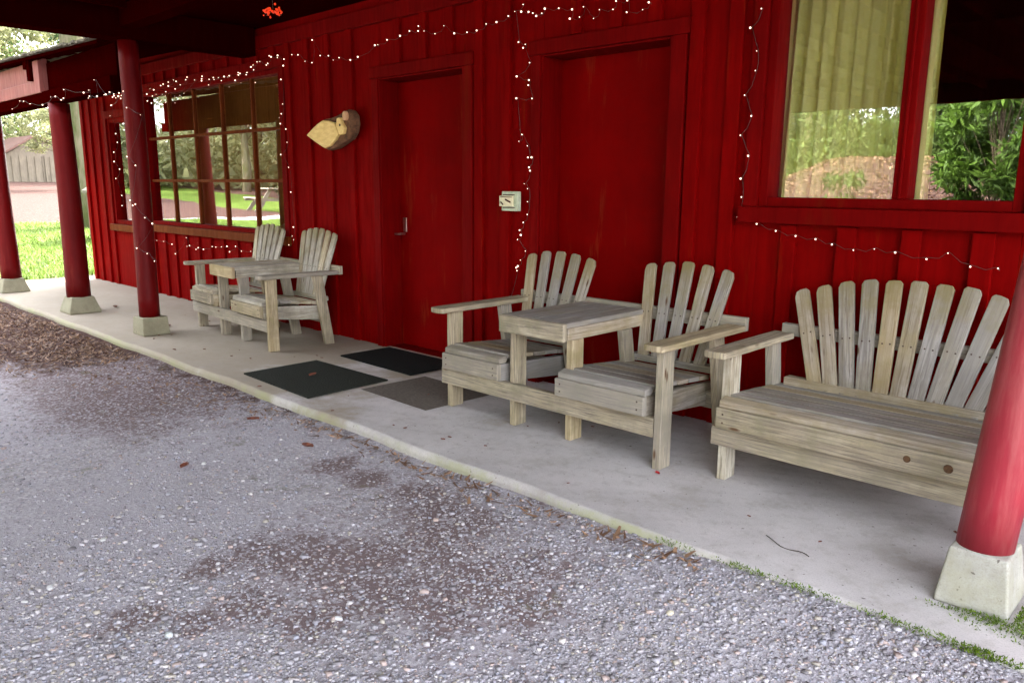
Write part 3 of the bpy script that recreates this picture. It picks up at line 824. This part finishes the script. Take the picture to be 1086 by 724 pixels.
# ================================================================ MATS
def mat_obj(c, th, mat, name, label, rim=0):
    bm = bmesh.new(); vs = [bm.verts.new((x, y, .0015)) for x, y in c]; f = bm.faces.new(vs)
    bmesh.ops.recalc_face_normals(bm, faces=[f])
    if f.normal.z > 0: f.normal_flip()
    r = bmesh.ops.extrude_face_region(bm, geom=[f]); 
    for v_ in [g for g in r['geom'] if isinstance(g, bmesh.types.BMVert)]: v_.co.z = th
    bmesh.ops.recalc_face_normals(bm, faces=bm.faces)
    me = bpy.data.meshes.new(name); bm.to_mesh(me); bm.free(); me.materials.append(MAT[mat])
    o = bpy.data.objects.new(name, me); scene.collection.objects.link(o)
    b = o.modifiers.new('bevel', 'BEVEL'); b.width = .003; b.segments = 2
    return tag(o, label, 'door mat')
mat_obj([(-4.81, -1.268), (-3.97, -1.30), (-3.985, -.69), (-4.815, -.697)], .011, 'mat_green', 'door_mat', 'dark green rubber mat at the slab edge before the first door')
mat_obj([(-4.83, -.485), (-3.99, -.50), (-3.98, -.035), (-4.82, -.035)], .012, 'mat_black', 'door_mat', 'black mat lying against the threshold of the first door')
mat_obj([(-3.93, -.945), (-3.285, -.965), (-3.27, -.46), (-3.91, -.44)], .004, 'grey_rubber', 'door_mat', 'thin worn grey mat beside the joined chairs')

# ================================================================ THINGS ON THE WALL
pl = empty('wood_burl', (-5.35, 0, 1.66))
tag(pl, 'chunk of log with pale yellow cut faces and dark bark mounted on the red wall', 'wood carving')
def blob(name, outline, y0, y1, mat, bev=.012, n=3):
    m = MB(); m.prism(outline, (0, y0, 0), (1, 0, 0), (0, 0, 1), (0, -1, 0), y0 - y1); m.f.pop  # solid
    o = m.build(name, mat, pl, bev, n); return o
def slab_piece(name, pts, y, th, mat, bev=.01, shear=0):
    m = MB(); m.prism(pts, (0, y, 0), (1, shear, 0), (0, 0, 1), (0, -1, 0), th); return m.build(name, mat, pl, bev, 3)
# split log: brown bark behind, pale sawn faces towards the yard, a knobbly end at the right
bark = [(-.385, -.010), (-.27, -.075), (-.115, -.135), (-.02, -.122), (.09, -.085), (.165, -.060), (.215, -.01), (.235, .05), (.225, .125), (.175, .165), (.115, .150), (.03, .125), (-.06, .112), (-.14, .108), (-.22, .080), (-.30, .045)]
slab_piece('bark', bark, -.028, .085, 'bark_brown', .022)
cut = [(-.375, -.012), (-.27, -.060), (-.20, -.090), (-.115, -.122), (-.045, -.108), (.035, -.062), (.085, -.020), (.060, .025), (.030, .068), (-.05, .088), (-.13, .094), (-.20, .072), (-.28, .038)]
slab_piece('cut_face', cut, -.110, .030, 'cut_wood', .010)
slab_piece('cut_face', [(.062, .040), (.100, -.030), (.150, -.022), (.168, .025), (.135, .060), (.110, .105), (.072, .098)], -.112, .034, 'cut_wood', .008)
k_ = [(.168 + .026 * math.cos(a), .112 + .036 * math.sin(a)) for a in [i * math.pi / 6 for i in range(12)]]
slab_piece('cut_face', k_, -.112, .030, 'cut_wood_pink', .006)
k_ = [(.118 + .010 * math.cos(a), .045 + .010 * math.sin(a)) for a in [i * math.pi / 5 for i in range(10)]]
slab_piece('knot', k_, -.145, .004, 'burl_bark', .001)

bx = empty('electrical_box', (-3.51, 0, 1.16))
tag(bx, 'small pale green electrical box with dark red marks between the two doors', 'electrical box')
m = MB(); m.box(-.062, .078, -.062, -.0265, -.062, .062); m.build('box_body', 'box_paint', bx, .005)
m = MB(); m.box(-.072, .048, -.074, -.063, -.033, .034); m.build('cover_plate', 'label_cream', bx, .003)
m = MB(); m.board((-.058, -.076, -.005), (-.035, -.076, -.022), .008, .003, (0, 0, 1)); m.board((-.018, -.076, .012), (.030, -.076, -.006), .009, .003, (0, 0, 1)); m.box(-.06, .04, -.0765, -.074, .023, .029); m.build('marking', 'dark_mark', bx)
for z_ in (.038, -.043):
    m = MB(); m.box(-.05, .055, -.065, -.062, z_, z_ + .005); m.build('cover_seam', 'dark_mark', bx)

# red berry light cluster hanging from the ceiling
bc = empty('berry_light', (-5.08, -.76, 2.41))
tag(bc, 'glowing orange red cluster ornament hanging under the dark ceiling', 'light ornament')
bm = bmesh.new()
for i in range(60):
    a, b_, r_ = random.uniform(0, 6.28), random.uniform(-1, 1), random.uniform(.2, 1)
    p = Vector((math.cos(a) * .07 * r_, math.sin(a) * .07 * r_, b_ * .035 * r_))
    bmesh.ops.create_icosphere(bm, subdivisions=1, radius=random.uniform(.005, .009), matrix=Matrix.Translation(p))
me = bpy.data.meshes.new('berries'); bm.to_mesh(me); bm.free(); me.materials.append(MAT['berry_light'])
o = bpy.data.objects.new('berries', me); scene.collection.objects.link(o); o.parent = bc
m = MB()
for i in range(14):
    a = i * .45; m.cyl((0, 0, 0), (math.cos(a) * .06, math.sin(a) * .06, random.uniform(-.03, .03)), .0015, .001, 5)
m.cyl((0, 0, 0), (0, 0, .19), .0015, .0015, 6); m.build('twigs', 'twig', bc)

# fairy lights
BULBS = {
 'beam': (-1.25, [(-9.42,1.99), (-9.15,2.05), (-9.03,2.04), (-8.80,2.00), (-8.46,1.97), (-8.17,2.02), (-8.08,2.02), (-7.93,1.98), (-7.86,1.99), (-7.83,2.06), (-7.35,2.00), (-7.22,2.01), (-7.26,1.95), (-7.20,1.96), (-7.06,1.95), (-7.08,2.08), (-6.89,1.95), (-6.85,1.95), (-6.76,1.96), (-6.72,1.92), (-6.70,1.93), (-6.67,1.94), (-6.66,1.91), (-6.76,1.86), (-6.61,1.92), (-6.57,1.90), (-6.57,1.94), (-6.51,1.95), (-6.54,1.92)]),
 'window_head': (-0.05, [(-9.12,2.22), (-9.13,2.17), (-9.01,2.14), (-9.01,2.21), (-8.92,2.26), (-8.81,2.24), (-8.87,2.18), (-8.77,2.19), (-8.79,2.12), (-8.91,2.11), (-8.62,2.18), (-8.53,2.20), (-8.64,2.27), (-8.57,2.28), (-8.45,2.29), (-8.44,2.25), (-8.32,2.30), (-8.24,2.28), (-8.29,2.21), (-8.16,2.24), (-8.04,2.28), (-7.99,2.30), (-8.20,2.14), (-7.83,2.26), (-7.68,2.24), (-7.69,2.26), (-7.66,2.28), (-7.54,2.19), (-7.52,2.24), (-7.44,2.25), (-7.42,2.23), (-7.34,2.24), (-7.29,2.21), (-7.22,2.24), (-7.15,2.23), (-7.13,2.24), (-7.02,2.19), (-6.94,2.23), (-6.94,2.25), (-6.91,2.24), (-6.80,2.22), (-6.80,2.24), (-6.67,2.25), (-6.67,2.29), (-6.72,2.28), (-6.60,2.31), (-6.56,2.31), (-6.45,2.27), (-6.42,2.28), (-6.39,2.34), (-6.37,2.33), (-6.26,2.33), (-6.25,2.31), (-6.16,2.29), (-6.18,2.24)]),
 'door_head': (-0.05, [(-6.02,2.31), (-5.93,2.30), (-5.83,2.24), (-5.73,2.22), (-5.71,2.39), (-5.60,2.26), (-5.50,2.25), (-5.43,2.21), (-5.35,2.22), (-5.21,2.19), (-5.10,2.20), (-4.89,2.26), (-4.85,2.26), (-4.74,2.28), (-4.59,2.29), (-4.49,2.31), (-4.40,2.30), (-4.39,2.33), (-4.33,2.29), (-4.22,2.26), (-4.13,2.30), (-4.03,2.24), (-3.90,2.23), (-3.81,2.23), (-3.73,2.26), (-3.64,2.26), (-3.53,2.28)]),
 'cross': (-0.05, [(-3.42,2.29), (-3.36,2.28), (-3.33,2.27), (-3.26,2.26), (-3.30,2.25), (-3.23,2.28), (-3.13,2.27), (-3.03,2.25), (-3.04,2.20), (-2.97,2.20), (-2.94,2.25), (-2.87,2.18), (-2.83,2.22), (-2.74,2.21), (-2.72,2.25), (-2.64,2.24), (-2.64,2.18), (-2.54,2.18), (-2.50,2.21)]),
 'drop': (-0.05, [(-3.41,2.33), (-3.48,2.30), (-3.45,2.12), (-3.39,2.10), (-3.40,2.08), (-3.35,1.99), (-3.46,1.92), (-3.36,1.89), (-3.36,1.86), (-3.33,1.78), (-3.46,1.79), (-3.43,1.53), (-3.41,1.57), (-3.36,1.50), (-3.35,1.43), (-3.32,1.43), (-3.35,1.37), (-3.34,1.35), (-3.38,1.27), (-3.35,1.24), (-3.35,1.16), (-3.36,1.08), (-3.39,1.03), (-3.42,0.98), (-3.41,0.95), (-3.44,0.92), (-3.37,0.85), (-3.41,0.79), (-3.43,0.75), (-3.44,0.74), (-3.44,0.72), (-3.54,0.46), (-3.51,0.40)]),
 'post': (-1.23, [(-6.52,1.83), (-6.24,1.76), (-6.58,1.46), (-6.44,1.39), (-6.60,1.12), (-6.51,1.09), (-6.54,1.08), (-6.33,0.99), (-6.34,0.99), (-6.19,0.95), (-6.55,0.74), (-6.34,0.71), (-6.21,0.66)]),
 'small_window': (-0.05, [(-10.04,2.16), (-10.10,2.04), (-9.98,1.83), (-9.96,1.73), (-10.08,1.62), (-10.11,1.51), (-9.97,1.42), (-10.10,1.31), (-9.98,1.11), (-9.98,0.99)]),
 'under_window': (-0.05, [(-9.14,0.63), (-9.06,0.62), (-8.86,0.62), (-8.66,0.60), (-8.58,0.50), (-8.28,0.69), (-8.27,0.60), (-8.22,0.61), (-8.06,0.58), (-8.02,0.60), (-7.90,0.59), (-7.69,0.63), (-7.61,0.63), (-7.49,0.64), (-7.38,0.65), (-7.33,0.60), (-7.21,0.66), (-7.09,0.62), (-6.91,0.63)]),
 'window_side': (-0.05, [(-6.21,2.13), (-6.21,1.93), (-6.23,1.85), (-6.27,1.82), (-6.27,1.77), (-6.17,1.72), (-6.16,1.61), (-6.27,1.51), (-6.16,1.40), (-6.15,1.19), (-6.13,0.89), (-6.15,0.81), (-6.14,0.78), (-6.21,0.73)]),
 'big_window': (-0.05, [(-1.86,2.09), (-1.91,2.01), (-1.87,1.90), (-1.87,1.81), (-1.92,1.70), (-1.88,1.60), (-1.93,1.51), (-1.88,1.41), (-1.91,1.30), (-1.90,1.21), (-1.92,1.11), (-1.81,1.08), (-1.71,1.05), (-1.61,1.03), (-1.51,1.02), (-1.43,1.00), (-1.33,0.98), (-1.24,0.99), (-1.15,0.98), (-1.02,0.96), (-0.94,0.99), (-0.85,0.94), (-0.75,0.94)]),
}

bm = bmesh.new(); bmesh.ops.create_uvsphere(bm, u_segments=8, v_segments=6, radius=1)
bulb_me = bpy.data.meshes.new('bulb'); bm.to_mesh(bulb_me); bm.free(); bulb_me.materials.append(MAT['bulb_light'])
LBL = {'beam': ('crowded fairy lights along the beam at the far left end of the porch'),
 'window_head': ('dense tangle of fairy lights above the multi-paned window'),
 'door_head': ('sagging fairy light string crossing above the first door'),
 'cross': ('fairy light string running above the second door'),
 'drop': ('fairy lights hanging straight down the wall between the two doors'),
 'post': ('fairy lights wound around the middle round post'),
 'small_window': ('fairy lights down the side of the small far window'),
 'under_window': ('zigzag fairy lights on the wall below the multi-paned window'),
 'window_side': ('fairy lights down the right side of the multi-paned window'),
 'big_window': ('fairy lights down beside and then under the curtained window')}
for key, (yy, pts) in BULBS.items():
    root = empty('string_lights', (pts[0][0], yy, pts[0][1]))
    tag(root, LBL[key], 'string lights', 'strings of fairy lights on the porch')
    ox, oz = pts[0]
    # wire as a polyline tube slightly behind the bulbs
    cu = bpy.data.curves.new('wire', 'CURVE'); cu.dimensions = '3D'; cu.bevel_depth = .0010 if key != 'drop' else .0013; cu.bevel_resolution = 1
    sp_ = cu.splines.new('POLY'); wp = []
    yw = .012
    for (x, z), (x2, z2) in zip(pts, pts[1:] + [pts[-1]]):
        wp.append((x - ox, yw, z - oz + .006)); wp.append(((x + x2) / 2 - ox + .004, yw, (z + z2) / 2 - oz - .010))
    sp_.points.add(len(wp) - 1)
    for q, w_ in zip(sp_.points, wp): q.co = (*w_, 1)
    tmp = bpy.data.objects.new('tmp', cu); scene.collection.objects.link(tmp)
    me = bpy.data.meshes.new_from_object(tmp); bpy.data.objects.remove(tmp)
    me.materials.clear(); me.materials.append(MAT['wire'])
    wo = bpy.data.objects.new('wire', me); scene.collection.objects.link(wo); wo.parent = root
    for i, (x, z) in enumerate(pts):
        dist = math.hypot(x, 3.7 + yy)
        b_ = bpy.data.objects.new('bulb', bulb_me); scene.collection.objects.link(b_); b_.parent = root
        r_ = (random.uniform(.0035, .0065) if random.random() > .3 else random.uniform(.0022, .0035)) * (.66 + .045 * dist)
        b_.location = (x - ox, random.uniform(-.008, .004), z - oz); b_.scale = (r_, r_, r_)

# ================================================================ LITTER ON THE GROUND
def leaf(x, y, z, s, mat, label, name='fallen_leaf', rz=0):
    bm = bmesh.new(); n = 9; vs = []
    for j in range(5):
        for i in range(3):
            t = j / 4; w = math.sin(math.pi * (t * .9 + .05)) * .42
            vs.append(bm.verts.new(((i - 1) * w * s, (t - .5) * s * 1.4, (abs(i - 1) * .22 + .2 * (t - .5) ** 2 + random.uniform(0, .06)) * s)))
    for j in range(4):
        for i in range(2): bm.faces.new([vs[j * 3 + i], vs[j * 3 + i + 1], vs[j * 3 + i + 4], vs[j * 3 + i + 3]])
    me = bpy.data.meshes.new(name); bm.to_mesh(me); bm.free(); me.materials.append(MAT[mat])
    o = bpy.data.objects.new(name, me); scene.collection.objects.link(o); o.location = (x, y, z); o.rotation_euler = (0, 0, rz)
    so_ = o.modifiers.new('solid', 'SOLIDIFY'); so_.thickness = .001
    return tag(o, label, 'leaf')
leaf(-3.54, -2.24, float(gz(-3.54, -2.24)) + .004, .045, 'leaf_brown', 'dark reddish brown leaf on the open gravel', rz=.6)
leaf(-3.35, -1.69, float(gz(-3.35, -1.69)) + .004, .05, 'leaf_brown', 'curled orange brown leaf on gravel near the slab', rz=1.9)
leaf(-3.94, -1.67, float(gz(-3.94, -1.67)) + .004, .045, 'leaf_brown', 'small dark leaf on gravel below the green mat', rz=2.6)
leaf(-4.42, -.98, .013, .05, 'leaf_brown', 'brown leaf lying on the dark green mat', rz=.3)
leaf(-8.42, -.78, .002, .06, 'leaf_brown', 'dark leaf on the slab by the second farthest post', rz=1.3)
leaf(-6.95, -.86, .002, .05, 'leaf_brown', 'dark leaf on the slab beside the light-wound post', rz=.9)
leaf(-1.795, -.875, .002, .022, 'red_leaf', 'tiny bright red petal at the foot of the front chair leg', rz=1.2)
for i in range(34):
    x, y = random.uniform(-7.5, -.6), random.uniform(-1.38, -.45)
    o = leaf(x, y, .002, random.uniform(.008, .018), 'leaf_brown', 'tiny dark leaf scrap scattered on the concrete', 'leaf_scrap', random.uniform(0, 6)); o['group'] = 'leaf scraps on the concrete'
tw = MB(); px_, py_ = -1.155, -1.135; last = Vector((px_, py_, .004))
for i in range(1, 13):
    t = i / 12; nx_ = Vector((-1.155 + .185 * t, -1.135 - .075 * t - .016 * math.sin(t * 5), .004 + .004 * math.sin(t * 9)))
    tw.cyl(last, nx_, .0018, .0016, 6); last = nx_
o = tw.build('twig', 'twig'); tag(o, 'thin curved twig lying on the concrete near the bench', 'twig')

# moss along the slab edge and round the near footing, litter drifts at the far end
def tuft_stuff(name, pts, h, w, mat, label, cat, lean=.6):
    n = len(pts); pts = np.array(pts)
    a = rng.random(n) * 6.283; hh = h * (.5 + rng.random(n)); ww = w * (.6 + .8 * rng.random(n))
    dx, dy = np.cos(a) * ww, np.sin(a) * ww; lx, ly = rng.normal(0, lean, n) * hh, rng.normal(0, lean, n) * hh
    V = np.stack([pts + np.stack([-dx, -dy, 0 * a], 1), pts + np.stack([dx, dy, 0 * a], 1), pts + np.stack([lx + dx * .3, ly + dy * .3, hh], 1), pts + np.stack([lx - dx * .3, ly - dy * .3, hh], 1)], 1).reshape(-1, 3)
    F = np.arange(n * 4).reshape(-1, 4)
    o = np_mesh(name, V, F, mat, tint=rng.random(n)); return tag(o, label, cat, kind='stuff')
pts = []
for i in range(26000):
    # cushion at the footing, thicker to the right of it
    x = -.62 + .75 * random.random(); y = -1.30 + random.random() * .42
    d = max(abs(x + .475) / .118, abs(y + 1.085) / .128)
    if d < .97: continue
    wgt = 1.5 * math.exp(-((x + .28) ** 2 / .018 + (y + 1.17) ** 2 / .006)) + .8 * math.exp(-((x + .43) ** 2 / .010 + (y + 1.225) ** 2 / .00035)) + .7 * math.exp(-((x + .30) ** 2 / .004 + (y + 1.02) ** 2 / .01))
    if random.random() < wgt: pts.append((x, y, .001 + .022 * min(1, wgt) * random.random()))
for i in range(6500):
    x = -1.45 + 1.65 * random.random(); c = .5 + .5 * math.sin(x * 19) * math.sin(x * 7.3 + 1); 
    if random.random() < c * (.25 + .75 * max(0, min(1, (x + 1.3)))): pts.append((x, -1.418 + random.gauss(0, .007), float(gz(x, -1.43)) + .004 + random.random() * .022))
tuft_stuff('moss', pts, .0055, .0022, 'moss', 'bright green moss cushions along the slab edge and around the near footing', 'moss')
pts = []
for i in range(9000):
    x = random.uniform(-11.5, -3.9); y = -1.47 - abs(random.gauss(0, .30)) * (.5 + 1.3 * max(0, min(1, (-x - 4) / 3))); 
    if random.random() < .15 + .85 * (x < -6) : pts.append((x, y, float(gz(x, y)) + .002))
for i in range(320):
    x = random.uniform(-3.9, -1.2); pts.append((x, -1.45 - abs(random.gauss(0, .06)), float(gz(x, -1.5)) + .003))
tuft_stuff('leaf_litter', pts, .010, .008, 'leaf_mulch', 'reddish brown leaf litter drifted along the slab at the far left', 'leaf litter', 2.2)
pts = []
for i in range(26000):
    x = -12.3 - 9 * random.random() ** 1.6; y = random.uniform(-6, 6); pts.append((x, y, float(gz(x, y))))
tuft_stuff('grass', pts, .06, .008, 'grass_blade', 'sunlit short green lawn beyond the end of the porch', 'grass')

# ================================================================ BEYOND THE PORCH
sh = empty('wooden_shed', (-45, 9, 1.25))
tag(sh, 'small tan wooden shed with a reddish roof beyond the lawn', 'shed')
GZ = float(gz(-45, 9))
sh.location.z = GZ
m = MB(); m.prism([(-1.55, -.1), (2.6, -.1), (2.6, 1.35), (-.15, 2.15), (-1.55, 1.25)], (-.01, 0, 0), (0, 1, 0), (0, 0, 1), (-1, 0, 0), 4); m.build('wall', 'shed_boards', sh)
m = MB(); m.prism([(-1.75, 1.20), (-.15, 2.19), (2.8, 1.32), (2.8, 1.40), (-.15, 2.30), (-1.75, 1.30)], (.25, 0, 0), (0, 1, 0), (0, 0, 1), (-1, 0, 0), 4.5); m.build('roof', 'barn_roof_red', sh)
m = MB()
for i in range(1, 12): m.box(.0, .03, -1.55 + i * .34, -1.52 + i * .34, 0, 1.25)
m.box(.0, .05, .25, .31, 0, 1.3); m.box(.0, .05, .95, 1.01, 0, 1.3); m.build('door_trim', 'shed_boards', sh)

m = MB(); fb = empty('feed_shelter', (-17.5, 2.10, float(gz(-17.5, 2.1))))
tag(fb, 'low shelter with sloping white roof edge beside the mossy trunk', 'shelter')
m.prism([(-.16, .92), (.2, 1.16), (.2, 1.21), (-.16, .97)], (0, 0, 0), (0, 1, 0), (0, 0, 1), (1, 0, 0), .8); m.build('roof', 'picnic_grey', fb)
m = MB(); m.box(.02, .78, -.08, .16, 0, .93); m.build('wall', 'barn_roof_red', fb)

# ---- trees
def crown_cloud(centres, radii, n, size, aspect=.5, droop=0, flat=.8):
    """leaf faces spread through ellipsoid clumps; returns verts, faces, tint"""
    c = rng.integers(0, len(centres), n); C_ = np.array(centres)[c]; Rr = np.array(radii)[c][:, None]
    d = rng.normal(0, 1, (n, 3)); d /= np.linalg.norm(d, axis=1)[:, None]; rad = rng.random(n)[:, None] ** .45
    p = C_ + d * rad * Rr * np.array([1, 1, flat])
    a = rng.normal(0, 1, (n, 3)); a[:, 2] -= droop; a /= np.linalg.norm(a, axis=1)[:, None]
    b = np.cross(a, rng.normal(0, 1, (n, 3))); b /= np.linalg.norm(b, axis=1)[:, None] + 1e-9
    s = size * (.6 + .8 * rng.random(n))[:, None]
    V = np.stack([p, p + a * s * .5 + b * s * aspect * .5, p + a * s, p + a * s * .5 - b * s * aspect * .5], 1).reshape(-1, 3)
    F = np.arange(n * 4).reshape(-1, 4)
    clump_t = rng.random(len(centres))[c]; t = np.clip(.55 * clump_t + .45 * rng.random(n), 0, 1)
    return V, F, t
def tree_proto(kind, h, name, seed):
    random.seed(seed); root = empty(name); m = MB()
    tr = h * (.018 if kind != 'broad' else .02) + .05
    m.cyl((0, 0, -.2), (0, 0, h * .97), tr * 1.25, tr * .12, 10, 0, True, 10, .02)
    cs, rs = [], []
    if kind == 'conifer':
        z = h * .14
        while z < h * .97:
            t = z / h; reach = (1 - t) ** .8 * h * .24 + .15; nb = 6
            for i in range(nb):
                a = random.uniform(0, 6.28); L = reach * random.uniform(.55, 1.1); ex, ey, ez = math.cos(a) * L, math.sin(a) * L, z - L * .22
                m.cyl((0, 0, z), (ex, ey, ez), .03 * (1 - t) + .01, .005, 4, 0, False)
                for q in (.4, .65, .9): cs.append((ex * q, ey * q, z - L * .22 * q)); rs.append(L * .17 + .12)
            z += h * .035
        V, F, t = crown_cloud(cs, rs, 9000, h * .022 + .06, .32, .8, .5); mat = 'conifer_leaf'
    else:
        for i in range(26):
            z = h * random.uniform(.3, .85); a = random.uniform(0, 6.28); L = h * random.uniform(.1, .27); e = Vector((math.cos(a) * L, math.sin(a) * L, z + L * .45))
            m.cyl((0, 0, z), e, tr * .35, .012, 5, 0, False)
            for q in range(3): cs.append(tuple(e + Vector((random.gauss(0, .05), random.gauss(0, .05), random.gauss(0, .04))) * h)); rs.append(h * random.uniform(.05, .09))
        V, F, t = crown_cloud(cs, rs, 9000, h * .016 + .04, .6, .2, .75); mat = 'pale_leaf'
    m.build('trunk', 'bark' if kind == 'conifer' else 'pale_bark', root)
    np_mesh('crown', V, F, mat, root, t)
    return root
protos = [tree_proto('conifer', 15, 'conifer_tree', 1), tree_proto('conifer', 11, 'conifer_tree', 2), tree_proto('broad', 12, 'broadleaf_tree', 3), tree_proto('broad', 9, 'broadleaf_tree', 4)]
used = [False] * 4
def place_tree(kind, x, y, sc, label, group):
    r_ = protos[kind]
    if used[kind]: o = copy_tree(r_)
    else: o = r_; used[kind] = True
    o.location = (x, y, float(gz(x, y))); o.rotation_euler = (0, 0, random.uniform(0, 6.28)); o.scale = (sc, sc, sc * random.uniform(.9, 1.15))
    return tag(o, label, 'tree', group)
random.seed(11)
spots = [(0, -50, 14, 1.0), (2, -52, 6.5, .9), (2, -58, 10, 1.2), (3, -46, 13.5, 1.0), (0, -62, 3, 1.3), (2, -54, 1.5, 1.1), (3, -40, 4.6, .62), (1, -33, .2, .9), (2, -60, 18, 1.3), (0, -66, 12, 1.4), (3, -37, 7.6, .5), (1, -70, 7, 1.5)]
spots_yard = [(1, -10, -19.5, .75), (0, -12.5, -21, .7), (1, -7.5, -22, .8), (1, -15.5, -20, .7), (0, -4.5, -21, .7)]
for (k_, x, y, s_) in spots:
    place_tree(k_, x, y, s_, 'tall dark conifer in the wood beyond the shed' if k_ < 2 else 'pale green leafy tree in the wood beyond the shed', 'conifers beyond the shed' if k_ < 2 else 'leafy trees beyond the shed')
for (k_, x, y, s_) in spots_yard: place_tree(k_, x, y, s_, 'dark conifer just behind the leaf-covered bank', 'conifers behind the bank')
for i in range(46):
    if i < 26: x, y = -44 + i * 2.2 + random.uniform(-1, 1), -20 - random.uniform(0, 12)
    else: x, y = -34 - random.uniform(0, 24), -26 + (i - 26) * 1.25 + random.uniform(-1, 1)
    k_ = random.choice([0, 1, 2, 0, 1, 3]) if i < 26 else random.choice([2, 3, 3, 2, 1])
    place_tree(k_, x, y, random.uniform(.7, 1.15), 'tall dark conifer mirrored in the windows' if k_ < 2 else 'pale leafy tree mirrored in the windows', 'conifers mirrored in the windows' if k_ < 2 else 'leafy trees mirrored in the windows')
# a hanging conifer bough belongs to a near tree left of the shed view
bt = empty('conifer_tree', (-19.5, .35, float(gz(-19.5, .35))))
tag(bt, 'near conifer with thin boughs hanging in front of the shed', 'tree')
m = MB(); m.cyl((0, -1.6, -.2), (0, -1.6, 11), .24, .05, 12, 0, True, 10, .02); cs, rs = [], []
for i in range(30):
    z = 2.6 + i * .28; a = random.uniform(-1.2, 2.0) + (math.pi / 2 if i % 3 else -math.pi / 2); L = random.uniform(1.2, 2.5)
    e = Vector((math.cos(a) * L, -1.6 + math.sin(a) * L, z - .35 * L)); m.cyl((0, -1.6, z), e, .03, .006, 5, 0, False)
    for q in (.35, .55, .75, .95): cs.append(tuple(Vector((0, -1.6, z)).lerp(e, q) + Vector((0, 0, -.12)))); rs.append(.28)
m.build('trunk', 'bark', bt); V, F, t = crown_cloud(cs, rs, 5200, .15, .16, 1.2, .7); np_mesh('crown', V, F, 'broad_leaf', bt, t)

mt = empty('mossy_tree', (-20, 2.92, float(gz(-20, 2.92))))
tag(mt, 'thick pale mossy tree trunk standing just past the end wall of the lodge', 'tree')
m = MB(); m.cyl((0, 0, -.3), (0, 0, 12), .34, .20, 18, 0, True, 24, .03); m.build('trunk', 'pale_bark', mt)
cs = [(random.gauss(0, 1.6), random.gauss(0, 1.6), random.uniform(6, 12)) for _ in range(40)]
V, F, t = crown_cloud(cs, [.7] * 40, 6000, .22, .5, .3); np_mesh('crown', V, F, 'broad_leaf', mt, t)

def shrub(x, y, h, w, n, mat, label, name='shrub', leafs=.12, asp=.35, droop=.2, cat='shrub'):
    root = empty(name, (x, y, float(gz(x, y)))); tag(root, label, cat)
    m = MB(); cs, rs = [], []
    for i in range(int(16 + h * 6)):
        a = random.uniform(0, 6.28); zz = h * (.1 + .85 * random.random()); L = w * (1 - .7 * zz / h) * random.uniform(.3, 1)
        m.cyl((0, 0, zz * .5), (math.cos(a) * L, math.sin(a) * L, zz), .012, .004, 4, 0, False); cs.append((math.cos(a) * L, math.sin(a) * L, zz)); rs.append(w * .24)
    m.cyl((0, 0, -.1), (0, 0, h * .9), .05, .01, 8); m.build('stem', 'bark', root)
    V, F, t = crown_cloud(cs, rs, n, leafs, asp, droop); np_mesh('foliage', V, F, mat, root, t)
shrub(-3.05, -10.2, 4.4, 1.25, 9000, 'bright_leaf', 'bright green young conifer mirrored in the right pane of the big window', 'young_conifer', .20, .22, .5, 'young conifer')
shrub(-6.4, -13.2, 1.6, .9, 4000, 'broad_leaf', 'low green shrub on the bank mirrored in the left pane of the big window')
shrub(-2.0, -13.0, 1.1, .8, 3000, 'broad_leaf', 'low green shrub at the foot of the young conifer across the yard')

pts = []
for i in range(42000):
    x = random.uniform(-16, 6); y = -17.5 - abs(random.gauss(0, 2.2)); pts.append((x, y, float(gz(x, y)) + random.random() ** 1.5 * (1.4 + .9 * math.sin(x * 1.9) + .6 * math.sin(x * 4.7))))
tuft_stuff('undergrowth', pts, .13, .035, 'broad_leaf', 'thick green undergrowth along the top of the bank behind the yard', 'undergrowth', .9)
pts = []
for i in range(46000):
    t = random.random(); x = -34 - 20 * random.random() - 6 * t; y = -31 + 27 * t
    if random.random() < .3: x, y = random.uniform(-60, -53), random.uniform(-2, 22)
    hm = 3.2 + 2.2 * math.sin(y * .9) * math.sin(x * .5) + 1.2 * math.sin(y * 2.3)
    pts.append((x, y, float(gz(x, y)) + random.random() ** 1.2 * max(.8, hm)))
tuft_stuff('far_thicket', pts, .30, .11, 'pale_leaf', 'pale green thicket closing the view at the far side of the lawn', 'thicket', .9)
pts = []
for i in range(26000):
    x = random.uniform(-14, 3); y = random.uniform(-17.5, -12.5); pts.append((x, y, float(gz(x, y)) + .01))
tuft_stuff('fallen_leaves', pts, .02, .03, 'leaf_mulch', 'pinkish brown fallen leaves covering the bank across the yard', 'fallen leaves', 2)
pt = empty('picnic_table', (-23.4, -9.5, float(gz(-23.4, -9.5))), .3)
tag(pt, 'grey wooden picnic table on the lawn mirrored in the multi-paned window', 'picnic table')
m = MB()
for i in range(5): m.box(-.95, .95, -.38 + i * .15, -.24 + i * .15, .72, .76)
m.build('table_top', 'picnic_grey', pt)
for y in (-.75, .61):
    m = MB(); m.box(-.95, .95, y, y + .14, .42, .46); m.build('seat', 'picnic_grey', pt)
m = MB()
for x in (-.65, .65):
    for s_ in (-1, 1): m.board((x, s_ * .68, 0), (x, s_ * .22, .72), .12, .045, (1, 0, 0) if 0 else (0, 1, 0))
    m.box(x - .02, x + .02, -.75, .75, .34, .42)
m.build('leg_frame', 'picnic_grey', pt)
